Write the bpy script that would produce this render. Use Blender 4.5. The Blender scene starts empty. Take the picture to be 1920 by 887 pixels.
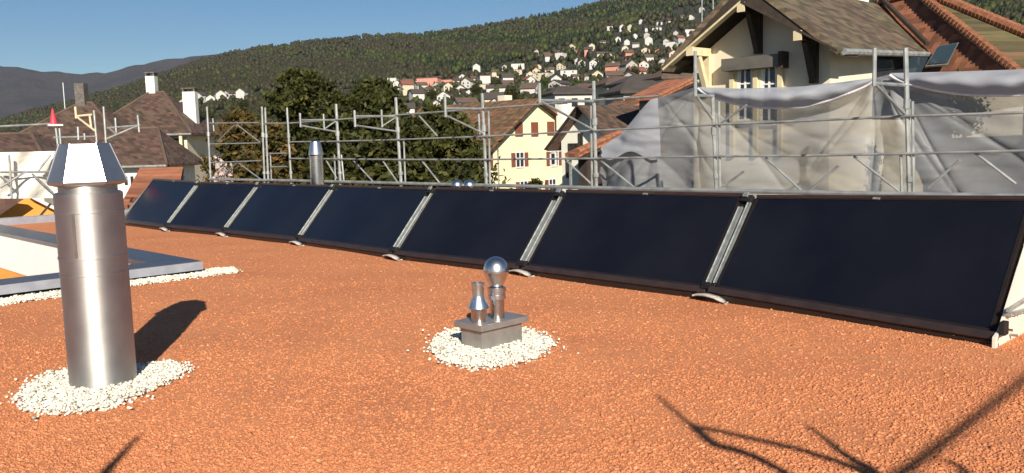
import bpy, math, random
import numpy as np
from mathutils import Vector, Matrix
random.seed(7); rng = np.random.default_rng(11)
sc = bpy.context.scene; col = sc.collection
# ---------------------------------------------------------------- camera frame
FP, PT, RO, EYE, AL = 1617.17, .10879, -.0285387, 1.4246, .763825
F = np.array([0, np.cos(PT), -np.sin(PT)]); R0 = np.array([1., 0, 0]); U0 = np.array([0, np.sin(PT), np.cos(PT)])
R = np.cos(RO)*R0 + np.sin(RO)*U0; U = -np.sin(RO)*R0 + np.cos(RO)*U0
M = np.array([[np.cos(AL), np.sin(AL), 0], [-np.sin(AL), np.cos(AL), 0], [0, 0, 1]])
F, R, U = M@F, M@R, M@U
C = np.array([0, 0, EYE])
Fh = F*[1, 1, 0]; Fh /= np.linalg.norm(Fh); Rh = R*[1, 1, 0]; Rh /= np.linalg.norm(Rh)
def ray(x, y): return F+(x-960)/FP*R-(y-443.5)/FP*U
def on(ax, v, x, y):
    d = ray(x, y); return C+d*(v-C[ax])/d[ax]
def oX(v, x, y): return on(0, v, x, y)
def oY(v, x, y): return on(1, v, x, y)
def oZ(v, x, y): return on(2, v, x, y)
def D(v, x, y): return C+ray(x, y)*v
def hz(px): return 267-.0285*(px-960)
# ---------------------------------------------------------------- materials
def mat(name, c1, c2=None, scale=5., rough=.7, metal=0., bump=0., bscale=None, detail=4., spec=.5, bdist=.02, lo=.35, hi=.65):
    m = bpy.data.materials.new(name); m.use_nodes = True; nt = m.node_tree; N = nt.nodes; L = nt.links
    b = N['Principled BSDF']; b.inputs['Roughness'].default_value = rough; b.inputs['Metallic'].default_value = metal
    b.inputs['Specular IOR Level'].default_value = spec
    tc = N.new('ShaderNodeTexCoord')
    if c2 is None: c2 = tuple(x*.82 for x in c1)
    n = N.new('ShaderNodeTexNoise'); n.inputs['Scale'].default_value = scale; n.inputs['Detail'].default_value = detail
    L.new(tc.outputs['Object'], n.inputs['Vector'])
    r = N.new('ShaderNodeValToRGB'); r.color_ramp.elements[0].position = lo; r.color_ramp.elements[1].position = hi
    r.color_ramp.elements[0].color = (*c1, 1); r.color_ramp.elements[1].color = (*c2, 1)
    L.new(n.outputs['Fac'], r.inputs['Fac']); L.new(r.outputs['Color'], b.inputs['Base Color'])
    if bump:
        n2 = N.new('ShaderNodeTexNoise'); n2.inputs['Scale'].default_value = bscale or scale*4; n2.inputs['Detail'].default_value = 5
        L.new(tc.outputs['Object'], n2.inputs['Vector'])
        bp = N.new('ShaderNodeBump'); bp.inputs['Strength'].default_value = bump; bp.inputs['Distance'].default_value = bdist
        L.new(n2.outputs['Fac'], bp.inputs['Height']); L.new(bp.outputs['Normal'], b.inputs['Normal'])
    m['_r'] = r.name
    return m
def tile_mat(name, c1, c2, c3, row=.16, rough=.85, moss=.5):
    """tiled roof: courses follow constant height on the slope, uneven tiles, patches of moss or soot"""
    m = mat(name, c1, c2, 3.0, rough); nt = m.node_tree; N = nt.nodes; L = nt.links; b = N['Principled BSDF']
    tc = N.new('ShaderNodeTexCoord'); sp = N.new('ShaderNodeSeparateXYZ'); L.new(tc.outputs['Object'], sp.inputs[0])
    d = N.new('ShaderNodeMath'); d.operation = 'DIVIDE'; d.inputs[1].default_value = row; L.new(sp.outputs['Z'], d.inputs[0])
    fr = N.new('ShaderNodeMath'); fr.operation = 'FRACT'; L.new(d.outputs[0], fr.inputs[0])
    ad = N.new('ShaderNodeMath'); ad.operation = 'ADD'; L.new(sp.outputs['X'], ad.inputs[0]); L.new(sp.outputs['Y'], ad.inputs[1])
    d2 = N.new('ShaderNodeMath'); d2.operation = 'MULTIPLY'; d2.inputs[1].default_value = 3.6; L.new(ad.outputs[0], d2.inputs[0])
    fl = N.new('ShaderNodeMath'); fl.operation = 'FLOOR'; L.new(d.outputs[0], fl.inputs[0])
    fl2 = N.new('ShaderNodeMath'); fl2.operation = 'FLOOR'; L.new(d2.outputs[0], fl2.inputs[0])
    cb = N.new('ShaderNodeCombineXYZ'); L.new(fl.outputs[0], cb.inputs[0]); L.new(fl2.outputs[0], cb.inputs[1])
    wn = N.new('ShaderNodeTexWhiteNoise'); wn.noise_dimensions = '3D'; L.new(cb.outputs[0], wn.inputs['Vector'])
    nz = N.new('ShaderNodeTexNoise'); nz.inputs['Scale'].default_value = 1.1; nz.inputs['Detail'].default_value = 7; nz.inputs['Roughness'].default_value = .7
    L.new(tc.outputs['Object'], nz.inputs['Vector'])
    rp = N.new('ShaderNodeValToRGB'); rp.color_ramp.elements[0].position = moss-.09; rp.color_ramp.elements[1].position = moss+.12
    L.new(nz.outputs['Fac'], rp.inputs['Fac'])
    mx = N.new('ShaderNodeMix'); mx.data_type = 'RGBA'; L.new(rp.outputs['Color'], mx.inputs[0])
    L.new(N[m['_r']].outputs['Color'], mx.inputs[6]); mx.inputs[7].default_value = (*c3, 1)
    hs = N.new('ShaderNodeHueSaturation'); mr = N.new('ShaderNodeMapRange'); mr.inputs[3].default_value = .55; mr.inputs[4].default_value = 1.4
    L.new(wn.outputs['Value'], mr.inputs[0]); L.new(mr.outputs[0], hs.inputs['Value']); L.new(mx.outputs[2], hs.inputs['Color'])
    L.new(hs.outputs[0], b.inputs['Base Color'])
    bp = N.new('ShaderNodeBump'); bp.inputs['Strength'].default_value = .9; bp.inputs['Distance'].default_value = .05
    a2 = N.new('ShaderNodeMath'); a2.operation = 'ADD'; L.new(fr.outputs[0], a2.inputs[0]); L.new(wn.outputs['Value'], a2.inputs[1])
    L.new(a2.outputs[0], bp.inputs['Height']); bp.invert = True; L.new(bp.outputs['Normal'], b.inputs['Normal'])
    return m
def leaf_mat(name, stops, trans=.25, rough=.6):
    m = bpy.data.materials.new(name); m.use_nodes = True; nt = m.node_tree; N = nt.nodes; L = nt.links
    b = N['Principled BSDF']; b.inputs['Roughness'].default_value = rough; b.inputs['Specular IOR Level'].default_value = .25
    at = N.new('ShaderNodeAttribute'); at.attribute_name = 'tint'
    r = N.new('ShaderNodeValToRGB'); e = r.color_ramp.elements
    e[0].position, e[0].color = stops[0][0], (*stops[0][1], 1); e[1].position, e[1].color = stops[-1][0], (*stops[-1][1], 1)
    for p, c in stops[1:-1]: x = e.new(p); x.color = (*c, 1)
    L.new(at.outputs['Fac'], r.inputs['Fac']); L.new(r.outputs['Color'], b.inputs['Base Color'])
    if trans:
        t = N.new('ShaderNodeBsdfTranslucent'); L.new(r.outputs['Color'], t.inputs['Color'])
        mx = N.new('ShaderNodeMixShader'); mx.inputs[0].default_value = trans
        L.new(b.outputs[0], mx.inputs[1]); L.new(t.outputs[0], mx.inputs[2]); L.new(mx.outputs[0], N['Material Output'].inputs['Surface'])
    return m
MT = {}
MT['steel'] = mat('brushed_steel', (.60, .58, .55), (.50, .49, .47), 9, .27, 1., .06, 60)
MT['steel_old'] = mat('dull_steel', (.52, .50, .48), (.42, .40, .39), 12, .36, 1., .05, 40)
MT['steel_bright'] = mat('bright_steel', (.70, .71, .72), (.6, .61, .63), 14, .30, 1., .02, 40)
def brushed(m, an=.85, rot=0.):
    nt = m.node_tree; b = nt.nodes['Principled BSDF']; t = nt.nodes.new('ShaderNodeTangent'); t.direction_type = 'RADIAL'; t.axis = 'Z'
    b.inputs['Anisotropic'].default_value = an; b.inputs['Anisotropic Rotation'].default_value = rot; nt.links.new(t.outputs[0], b.inputs['Tangent'])
MT['steel_brushed'] = mat('brushed_flue_steel', (.62, .61, .58), (.52, .51, .49), 5, .6, 1., .02, 20); brushed(MT['steel_brushed'], .72, .25)
MT['cowl_steel'] = mat('cowl_sheet_steel', (.50, .50, .51), (.44, .44, .45), 6, .48, 1.)
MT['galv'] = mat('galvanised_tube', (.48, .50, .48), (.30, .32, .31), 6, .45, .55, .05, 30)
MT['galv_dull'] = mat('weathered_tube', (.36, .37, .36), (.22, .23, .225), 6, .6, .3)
MT['lead'] = mat('dark_grey_sheet_metal', (.38, .36, .34), (.30, .285, .27), 8, .4, .6, .05, 30)
MT['coping'] = mat('grey_blue_coping', (.075, .085, .11), (.055, .065, .085), 4, .4, .2)
MT['fascia'] = mat('grey_fascia', (.30, .31, .35), (.24, .25, .29), 6, .5)
MT['glass'] = mat('collector_glass', (.004, .004, .007), (.009, .009, .012), .9, .16, 0, spec=.6)
MT['frame'] = mat('brown_black_frame', (.020, .016, .015), (.028, .020, .018), 8, .35, .3)
MT['rail_brown'] = mat('brown_anodised_rail', (.075, .050, .046), (.055, .038, .036), 8, .4, .5)
MT['black'] = mat('black_rubber', (.008, .008, .008), None, 20, .6)
MT['alu'] = mat('aluminium_strip', (.50, .53, .51), (.36, .38, .37), 14, .4, .65, .1, 60)
MT['whitepad'] = mat('white_pad', (.56, .53, .47), (.38, .35, .31), 30, .8)
MT['cream_panel'] = mat('cream_metal_sheet', (.70, .68, .58), (.64, .61, .52), 3, .5)
MT['white_plaster'] = mat('white_plaster', (.78, .76, .70), (.70, .68, .62), 2, .85, bump=.1, bscale=60)
MT['grey_plaster'] = mat('pale_green_plaster', (.80, .80, .68), (.74, .75, .63), 2, .85, bump=.1)
MT['yellow_plaster'] = mat('yellow_plaster', (.80, .71, .46), (.74, .65, .41), .8, .9, bump=.1)
MT['cream_plaster'] = mat('cream_plaster', (.74, .66, .50), (.66, .58, .44), 1.2, .9, bump=.15, bscale=30)
MT['orange_plaster'] = mat('orange_plaster', (.80, .36, .07), (.74, .32, .06), 2, .85)
MT['grey_wall'] = mat('grey_render', (.24, .235, .22), (.20, .19, .18), 2, .9)
MT['cream_trim'] = mat('cream_painted_wood', (.72, .62, .40), (.62, .52, .32), 5, .7)
MT['dark_wood'] = mat('dark_wood', (.055, .038, .026), (.035, .025, .018), 6, .8, bump=.2)
MT['white_wood'] = mat('white_paint', (.80, .79, .76), (.74, .73, .70), 4, .6)
MT['shutter'] = mat('red_brown_shutter', (.20, .065, .035), (.15, .048, .028), 12, .7)
MT['pane'] = mat('window_glass', (.02, .024, .03), (.035, .04, .048), 2, .1, 0, spec=.6)
MT['soot'] = mat('sooty_concrete', (.16, .14, .12), (.09, .08, .07), 6, .9)
MT['tile_brown'] = tile_mat('old_brown_tiles', (.115, .058, .042), (.080, .043, .034), (.085, .060, .040), .15, moss=.5)
MT['tile_mossy'] = tile_mat('mossy_tiles', (.145, .092, .060), (.085, .056, .038), (.125, .105, .060), .09, moss=.48)
MT['tile_red'] = tile_mat('red_clay_tiles', (.30, .115, .055), (.22, .085, .045), (.16, .075, .045), .16, moss=.6)
MT['tile_green'] = tile_mat('lichen_green_tiles', (.13, .105, .045), (.105, .095, .040), (.17, .085, .045), .11, moss=.56)
MT['tile_orange'] = tile_mat('bright_orange_tiles', (.34, .13, .065), (.27, .10, .05), (.26, .10, .05), .2, moss=.62)
MT['tile_rust'] = tile_mat('rusty_brown_tiles', (.24, .115, .055), (.17, .08, .042), (.13, .085, .04), .13, moss=.5)
MT['tile_dark'] = mat('far_dark_roof', (.075, .060, .052), (.055, .045, .04), 1, .9)
MT['tile_far_brown'] = mat('far_brown_roof', (.13, .085, .062), (.09, .06, .045), 1, .9)
MT['tile_far_red'] = mat('far_red_roof', (.24, .085, .055), (.18, .07, .05), 1, .9)
MT['ridge'] = mat('ridge_tiles', (.36, .15, .075), (.22, .09, .05), 9, .85, bump=.3)
MT['far_white'] = mat('far_white_wall', (.56, .55, .51), None, 1, .9)
MT['far_cream'] = mat('far_cream_wall', (.54, .49, .36), None, 1, .9)
MT['far_pink'] = mat('far_pink_wall', (.60, .27, .20), None, 1, .9)
MT['far_grey'] = mat('far_grey_wall', (.42, .40, .37), None, 1, .9)
MT['bark'] = mat('bark', (.06, .045, .033), (.035, .028, .02), 9, .95, bump=.5)
MT['red_plastic'] = mat('pink_red_plastic', (.75, .05, .08), (.65, .04, .07), 6, .55)
MT['foliage'] = leaf_mat('dark_evergreen_foliage', [(0, (.012, .018, .005)), (.5, (.040, .046, .011)), (.8, (.082, .084, .020)), (1, (.13, .12, .032))])
MT['foliage_brown'] = leaf_mat('rusty_foliage', [(0, (.022, .026, .007)), (.4, (.060, .055, .014)), (.7, (.125, .085, .022)), (1, (.24, .125, .045))])
MT['blossom'] = leaf_mat('pale_pink_blossom', [(0, (.20, .12, .08)), (.5, (.60, .48, .44)), (1, (.80, .72, .68))])
MT['foliage_fresh'] = leaf_mat('fresh_green_foliage', [(0, (.03, .05, .012)), (.6, (.07, .10, .02)), (1, (.15, .18, .04))])
MT['wood_far'] = leaf_mat('far_woodland', [(0, (.012, .019, .007)), (.3, (.019, .028, .008)), (.45, (.048, .060, .012)), (.6, (.030, .029, .012)), (1, (.041, .036, .018))], 0)
# plastic film: partly see-through sheet
def film(name, c, op_lo, op_hi, scale=2.):
    m = mat(name, c, tuple(x*.9 for x in c), scale, .5, spec=.35); nt = m.node_tree; N = nt.nodes; L = nt.links
    b = N['Principled BSDF']; tr = N.new('ShaderNodeBsdfTransparent'); tl = N.new('ShaderNodeBsdfTranslucent')
    tr.inputs[0].default_value = (.97, .97, .96, 1); tl.inputs[0].default_value = (*c, 1)
    m1 = N.new('ShaderNodeMixShader'); m1.inputs[0].default_value = .25; L.new(b.outputs[0], m1.inputs[1]); L.new(tl.outputs[0], m1.inputs[2])
    tc = N.new('ShaderNodeTexCoord'); mp = N.new('ShaderNodeMapping'); mp.inputs['Scale'].default_value = (1, .6, 2.0); mp.inputs['Rotation'].default_value = (.75, 0, 0)
    L.new(tc.outputs['Object'], mp.inputs[0])
    n = N.new('ShaderNodeTexNoise'); n.inputs['Scale'].default_value = 1.3; n.inputs['Detail'].default_value = 5; n.inputs['Distortion'].default_value = 1.0
    L.new(mp.outputs[0], n.inputs['Vector'])
    wv = N.new('ShaderNodeTexWave'); wv.inputs['Scale'].default_value = .9; wv.inputs['Distortion'].default_value = 14; wv.inputs['Detail'].default_value = 3; wv.inputs['Detail Scale'].default_value = .7; L.new(mp.outputs[0], wv.inputs['Vector'])
    bp = N.new('ShaderNodeBump'); bp.inputs['Strength'].default_value = .35; bp.inputs['Distance'].default_value = .08; L.new(wv.outputs['Fac'], bp.inputs['Height']); L.new(bp.outputs[0], b.inputs['Normal'])
    mr = N.new('ShaderNodeMapRange'); mr.inputs[1].default_value = .35; mr.inputs[2].default_value = .68; mr.inputs[3].default_value = op_lo; mr.inputs[4].default_value = op_hi
    L.new(n.outputs['Fac'], mr.inputs[0])
    m2 = N.new('ShaderNodeMixShader'); L.new(mr.outputs[0], m2.inputs[0]); L.new(tr.outputs[0], m2.inputs[1]); L.new(m1.outputs[0], m2.inputs[2])
    L.new(m2.outputs[0], N['Material Output'].inputs['Surface'])
    return m
MT['film'] = film('milky_plastic_film', (.26, .27, .28), .68, .93)
MT['film_fold'] = film('doubled_plastic_film', (.44, .46, .50), .90, .97, 4)
MT['film_hem'] = mat('white_hem', (.80, .80, .80), None, 10, .4)
MT['tarp'] = mat('cream_white_tarpaulin', (.80, .78, .70), (.74, .71, .62), 2, .6, bump=.3, bscale=5, bdist=.1)
# ---------------------------------------------------------------- mesh helpers
def new_obj(name, verts, faces, m, parent=None, smooth=False):
    off = np.array(parent_world(parent)) if parent else np.zeros(3)
    me = bpy.data.meshes.new(name); me.from_pydata([tuple(np.array(v)-off) for v in verts], [], faces); me.update()
    if m: me.materials.append(MT[m] if isinstance(m, str) else m)
    if smooth: me.polygons.foreach_set('use_smooth', [True]*len(me.polygons))
    o = bpy.data.objects.new(name, me); col.objects.link(o)
    if parent: o.parent = parent
    return o
def parent_world(p):
    v = np.zeros(3)
    while p: v = v+np.array(p.location); p = p.parent
    return v
def fast_mesh(name, V, Fc, m, parent=None, tint=None, smooth=False):
    """numpy mesh; all faces the same size"""
    me = bpy.data.meshes.new(name); off = parent_world(parent) if parent else np.zeros(3)
    V = np.asarray(V, dtype=np.float32)-off.astype(np.float32); Fc = np.asarray(Fc, dtype=np.int32)
    me.vertices.add(len(V)); me.vertices.foreach_set('co', V.ravel())
    k = Fc.shape[1]; me.loops.add(Fc.size); me.loops.foreach_set('vertex_index', Fc.ravel())
    me.polygons.add(len(Fc)); me.polygons.foreach_set('loop_start', np.arange(len(Fc), dtype=np.int32)*k)
    me.polygons.foreach_set('loop_total', np.full(len(Fc), k, dtype=np.int32))
    if smooth: me.polygons.foreach_set('use_smooth', np.ones(len(Fc), dtype=bool))
    me.update(calc_edges=True)
    if tint is not None:
        a = me.attributes.new('tint', 'FLOAT', 'POINT'); a.data.foreach_set('value', np.asarray(tint, dtype=np.float32))
    me.materials.append(MT[m] if isinstance(m, str) else m)
    o = bpy.data.objects.new(name, me); col.objects.link(o)
    if parent: o.parent = parent
    return o
class MB:
    def __init__(s): s.v = []; s.f = []
    def add(s, vs, fs):
        n = len(s.v); s.v += [tuple(map(float, p)) for p in vs]; s.f += [tuple(i+n for i in f) for f in fs]; return s
    def box(s, a, b):
        x0, y0, z0 = a; x1, y1, z1 = b
        return s.add([(x0,y0,z0),(x1,y0,z0),(x1,y1,z0),(x0,y1,z0),(x0,y0,z1),(x1,y0,z1),(x1,y1,z1),(x0,y1,z1)],
                     [(0,3,2,1),(4,5,6,7),(0,1,5,4),(1,2,6,5),(2,3,7,6),(3,0,4,7)])
    def hexa(s, lo, hi):
        """two quads lo, hi (same winding) joined"""
        return s.add(list(lo)+list(hi), [(3,2,1,0),(4,5,6,7),(0,1,5,4),(1,2,6,5),(2,3,7,6),(3,0,4,7)])
    def slab(s, quad, t, nrm=None):
        q = [np.array(p, float) for p in quad]
        if nrm is None: nrm = np.cross(q[1]-q[0], q[2]-q[0])
        nrm = np.array(nrm, float); nrm /= np.linalg.norm(nrm)
        k = len(q); lo = q; hi = [p+nrm*t for p in q]
        return s.add(lo+hi, [tuple(range(k-1, -1, -1)), tuple(range(k, 2*k))]+[(i, (i+1)%k, (i+1)%k+k, i+k) for i in range(k)])
    def tube(s, p, q, r, r2=None, seg=8, cap=True):
        p = np.array(p, float); q = np.array(q, float); r2 = r if r2 is None else r2
        d = q-p; d /= np.linalg.norm(d); a = np.cross(d, [0, 0, 1] if abs(d[2]) < .9 else [1, 0, 0]); a /= np.linalg.norm(a); b = np.cross(d, a)
        vs = []
        for c, rr in ((p, r), (q, r2)):
            for i in range(seg):
                t = 2*math.pi*i/seg; vs.append(c+rr*(math.cos(t)*a+math.sin(t)*b))
        fs = [(i, i+seg, (i+1)%seg+seg, (i+1)%seg) for i in range(seg)]
        if cap: fs += [tuple(range(seg)), tuple(range(2*seg-1, seg-1, -1))]
        return s.add(vs, fs)
    def beam(s, p, q, w, h, up=(0, 0, 1)):
        p = np.array(p, float); q = np.array(q, float); d = q-p; d /= np.linalg.norm(d)
        a = np.cross(d, up); a /= np.linalg.norm(a); b = np.cross(a, d)
        f = lambda c: [c-a*w/2-b*h/2, c+a*w/2-b*h/2, c+a*w/2+b*h/2, c-a*w/2+b*h/2]
        return s.hexa(f(p), f(q))
    def lathe(s, c, prof, seg=48, ph=0.):
        vs = []; n = len(prof)
        for r, z in prof:
            for i in range(seg):
                t = 2*math.pi*i/seg+ph; vs.append((c[0]+r*math.cos(t), c[1]+r*math.sin(t), c[2]+z))
        fs = [(j*seg+i, j*seg+(i+1)%seg, (j+1)*seg+(i+1)%seg, (j+1)*seg+i) for j in range(n-1) for i in range(seg)]
        return s.add(vs, fs)
    def put(s, name, m, parent=None, smooth=False, bevel=0, auto=None):
        o = new_obj(name, s.v, s.f, m, parent, smooth)
        if bevel:
            b = o.modifiers.new('b', 'BEVEL'); b.width = bevel; b.segments = 2; b.limit_method = 'ANGLE'
        if smooth and auto: o.data.set_sharp_from_angle(angle=math.radians(auto))
        return o
def thing(name, label, cat, loc, group=None, rz=0):
    o = bpy.data.objects.new(name, None); col.objects.link(o); o.location = tuple(map(float, loc)); o.empty_display_size = .3
    o.rotation_euler.z = rz
    return tag(o, label, cat, group)
def tag(o, label, cat, group=None, kind=None):
    if label: o['label'] = label
    if cat: o['category'] = cat
    if group: o['group'] = group
    if kind: o['kind'] = kind
    return o
def struct(o): o['kind'] = 'structure'; return o
ORD = ['zeroth','first','second','third','fourth','fifth','sixth','seventh','eighth','ninth','tenth','eleventh','twelfth','thirteenth','fourteenth','fifteenth','sixteenth','seventeenth','eighteenth','nineteenth','twentieth','twenty-first','twenty-second','twenty-third','twenty-fourth','twenty-fifth','twenty-sixth','twenty-seventh','twenty-eighth']
# icosahedron for stones
_t = (1+5**.5)/2
ICO = np.array([(-1,_t,0),(1,_t,0),(-1,-_t,0),(1,-_t,0),(0,-1,_t),(0,1,_t),(0,-1,-_t),(0,1,-_t),(_t,0,-1),(_t,0,1),(-_t,0,-1),(-_t,0,1)])/1.902
ICF = np.array([(0,11,5),(0,5,1),(0,1,7),(0,7,10),(0,10,11),(1,5,9),(5,11,4),(11,10,2),(10,7,6),(7,1,8),(3,9,4),(3,4,2),(3,2,6),(3,6,8),(3,8,9),(4,9,5),(2,4,11),(6,2,10),(8,6,7),(9,8,1)])
def stones(P, size, squash=.7):
    n = len(P); V = ICO[None]*(1+rng.uniform(-.28, .28, (n, 12, 1)))*rng.uniform(.7, 1.3, (n, 1, 3))
    a = rng.uniform(0, 6.283, n); ca, sa = np.cos(a)[:, None], np.sin(a)[:, None]
    x = V[..., 0]*ca-V[..., 1]*sa; y = V[..., 0]*sa+V[..., 1]*ca; V = np.stack([x, y, V[..., 2]*squash], -1)
    V = V*size[:, None, None]+P[:, None, :]
    Fc = ICF[None]+(np.arange(n)*12)[:, None, None]
    return V.reshape(-1, 3), Fc.reshape(-1, 3)
def inpoly(x, y, poly):
    r = np.zeros(len(x), bool); n = len(poly)
    for i in range(n):
        x0, y0 = poly[i][:2]; x1, y1 = poly[(i+1) % n][:2]
        c = ((y0 > y) != (y1 > y)); r ^= c & (x < (x1-x0)*(y-y0)/((y1-y0) or 1e-9)+x0)
    return r
# ---------------------------------------------------------------- world, sun, camera
SUN = np.array([-.49, -.74, .46]); SUN /= np.linalg.norm(SUN)
el = math.asin(SUN[2])
w = bpy.data.worlds.new('World'); sc.world = w; w.use_nodes = True; nt = w.node_tree
sky = nt.nodes.new('ShaderNodeTexSky'); sky.sky_type = 'NISHITA'; sky.sun_disc = False; sky.sun_elevation = el
sky.sun_rotation = math.atan2(SUN[0], SUN[1]); sky.altitude = 900; sky.air_density = 1.0; sky.dust_density = .1; sky.ozone_density = 3.0
hsv = nt.nodes.new('ShaderNodeHueSaturation'); hsv.inputs['Saturation'].default_value = 1.22; nt.links.new(sky.outputs[0], hsv.inputs['Color']); nt.links.new(hsv.outputs[0], nt.nodes['Background'].inputs[0]); nt.nodes['Background'].inputs[1].default_value = .047
ld = bpy.data.lights.new('sun', 'SUN'); ld.energy = 4.8; ld.angle = math.radians(.5); ld.color = (1, .91, .78)
lo = bpy.data.objects.new('sun', ld); col.objects.link(lo); lo.rotation_euler = Vector(SUN).to_track_quat('Z', 'Y').to_euler()
cd = bpy.data.cameras.new('camera'); co = bpy.data.objects.new('camera', cd); col.objects.link(co); sc.camera = co
cd.sensor_width = 36; cd.lens = FP/1920*36; cd.clip_start = .05; cd.clip_end = 40000
mw = Matrix.Identity(4)
for i in range(3): mw[i][0], mw[i][1], mw[i][2], mw[i][3] = R[i], U[i], -F[i], C[i]
co.matrix_world = mw
sc.view_settings.view_transform = 'Standard'; sc.view_settings.look = 'None'; sc.view_settings.gamma = 1; sc.view_settings.exposure = .66
# ---------------------------------------------------------------- terrain
PX = [-1500, 0, 150, 250, 330, 400, 500, 700, 860, 960, 1100, 1240, 1310, 1500, 1920, 3000]
ED = [400, 700, 1000, 1300, 1800, 2500, 3400]
ET = [[-45,-24,-10,5,20,30,10],[-40,-18,2,18,40,62,30],[-30,0,22,42,68,94,50],[-12,22,48,70,96,122,70],[10,55,76,92,118,145,90],
      [25,72,95,112,138,166,100],[34,80,102,122,150,184,120],[40,85,110,132,162,197,130],[48,90,118,142,174,207,140],[55,97,126,152,186,217,150],
      [68,110,142,172,208,240,170],[84,126,162,196,232,262,190],[90,135,172,206,242,272,200],[108,158,200,235,280,325,240],[120,180,230,270,320,380,300],[120,180,230,270,330,400,300]]
ET = np.array(ET, float); LD = np.log(ED)
def wob(a, b):  # smooth pseudo noise
    return (np.sin(a*1.7+b*.9)+np.sin(a*3.1-b*2.3+1.3)*.6+np.sin(a*6.3+b*4.1+.7)*.35+np.sin(a*13.7-b*9.1)*.2)/2
def ground_z(u, d):
    u = np.atleast_1d(np.asarray(u, float)); d = np.atleast_1d(np.asarray(d, float)); px = u*FP+960
    z = np.empty(len(u)); 
    cols = [np.interp(px, PX, ET[:, k]) for k in range(len(ED))]
    zs = np.stack([EYE+ED[k]*cols[k]/FP for k in range(len(ED))], 1)
    zs = np.concatenate([np.full((len(u), 1), -10.), zs, np.full((len(u), 1), -10.)+60], 1); dd = [150]+ED+[4600]
    for i in range(len(u)): z[i] = np.interp(d[i], dd, zs[i])
    return z + np.where(d > 300, wob(u*12, np.log(np.maximum(d, 1))*8)*d*.0022, 0)
def world_pt(u, d, z): return np.stack([C[0]+d*(Fh[0]+u*Rh[0]), C[1]+d*(Fh[1]+u*Rh[1]), z], -1)
NU, ND = 300, 110
us = np.linspace(-1.5, 1.25, NU); ds = np.exp(np.linspace(math.log(150), math.log(4600), ND))
UU, DD = np.meshgrid(us, ds); zz = ground_z(UU.ravel(), DD.ravel()); zz[DD.ravel() <= 150.1] = -10.3
V = world_pt(UU.ravel(), DD.ravel(), zz)
ii = np.arange(NU*ND).reshape(ND, NU)
Fq = np.stack([ii[:-1, :-1].ravel(), ii[:-1, 1:].ravel(), ii[1:, 1:].ravel(), ii[1:, :-1].ravel()], 1)
MT['hill'] = mat('hill_ground', (.022, .024, .009), (.036, .035, .015), .01, .95)
struct(fast_mesh('hills', V, Fq, 'hill', smooth=True))
# far ridge
fp = [-3500, -1500, -500, -100, 0, 60, 110, 180, 220, 270, 330, 400, 460, 700, 1200, 1600, 3000]
fe = [120, 165, 178, 183, 173, 163, 155, 149, 150, 161, 171, 176, 182, 190, 195, 150, 100]
us = np.linspace(-2.2, 1.2, 380); ds = np.linspace(4000, 8000, 60); UU, DD = np.meshgrid(us, ds); u = UU.ravel(); d = DD.ravel()
rid = np.interp(u*FP+960, fp, fe); tt = np.clip((d-4000)/3000, 0, 1); dn = np.clip((d-7000)/1000, 0, 1)
e = rid*(.05+.95*tt**1.2)*(1-.9*dn); z = EYE+d*e/FP+wob(u*30, d/500)*25*tt*(1-dn)*(tt < .97)+wob(u*90+2, d/160)*9*(1-dn)
V = world_pt(u, d, z); ii = np.arange(len(u)).reshape(60, 380)
Fq = np.stack([ii[:-1, :-1].ravel(), ii[:-1, 1:].ravel(), ii[1:, 1:].ravel(), ii[1:, :-1].ravel()], 1)
MT['far_hill'] = mat('far_wooded_ridge', (.022, .022, .024), (.040, .034, .036), .004, .95, bump=1, bscale=.03, bdist=20)
struct(fast_mesh('far_hills', V, Fq, 'far_hill', smooth=True))
# valley floor, one sheet to the horizon
n = 64; Vg = [(0, 0, -10.02)]+[(9000*math.cos(2*math.pi*i/n), 9000*math.sin(2*math.pi*i/n), -10.02) for i in range(n)]
MT['valley'] = mat('valley_ground', (.060, .075, .035), (.11, .105, .085), .03, .95)
struct(new_obj('ground', Vg, [(0, i+1, (i+1) % n+1) for i in range(n)], 'valley'))
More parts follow.
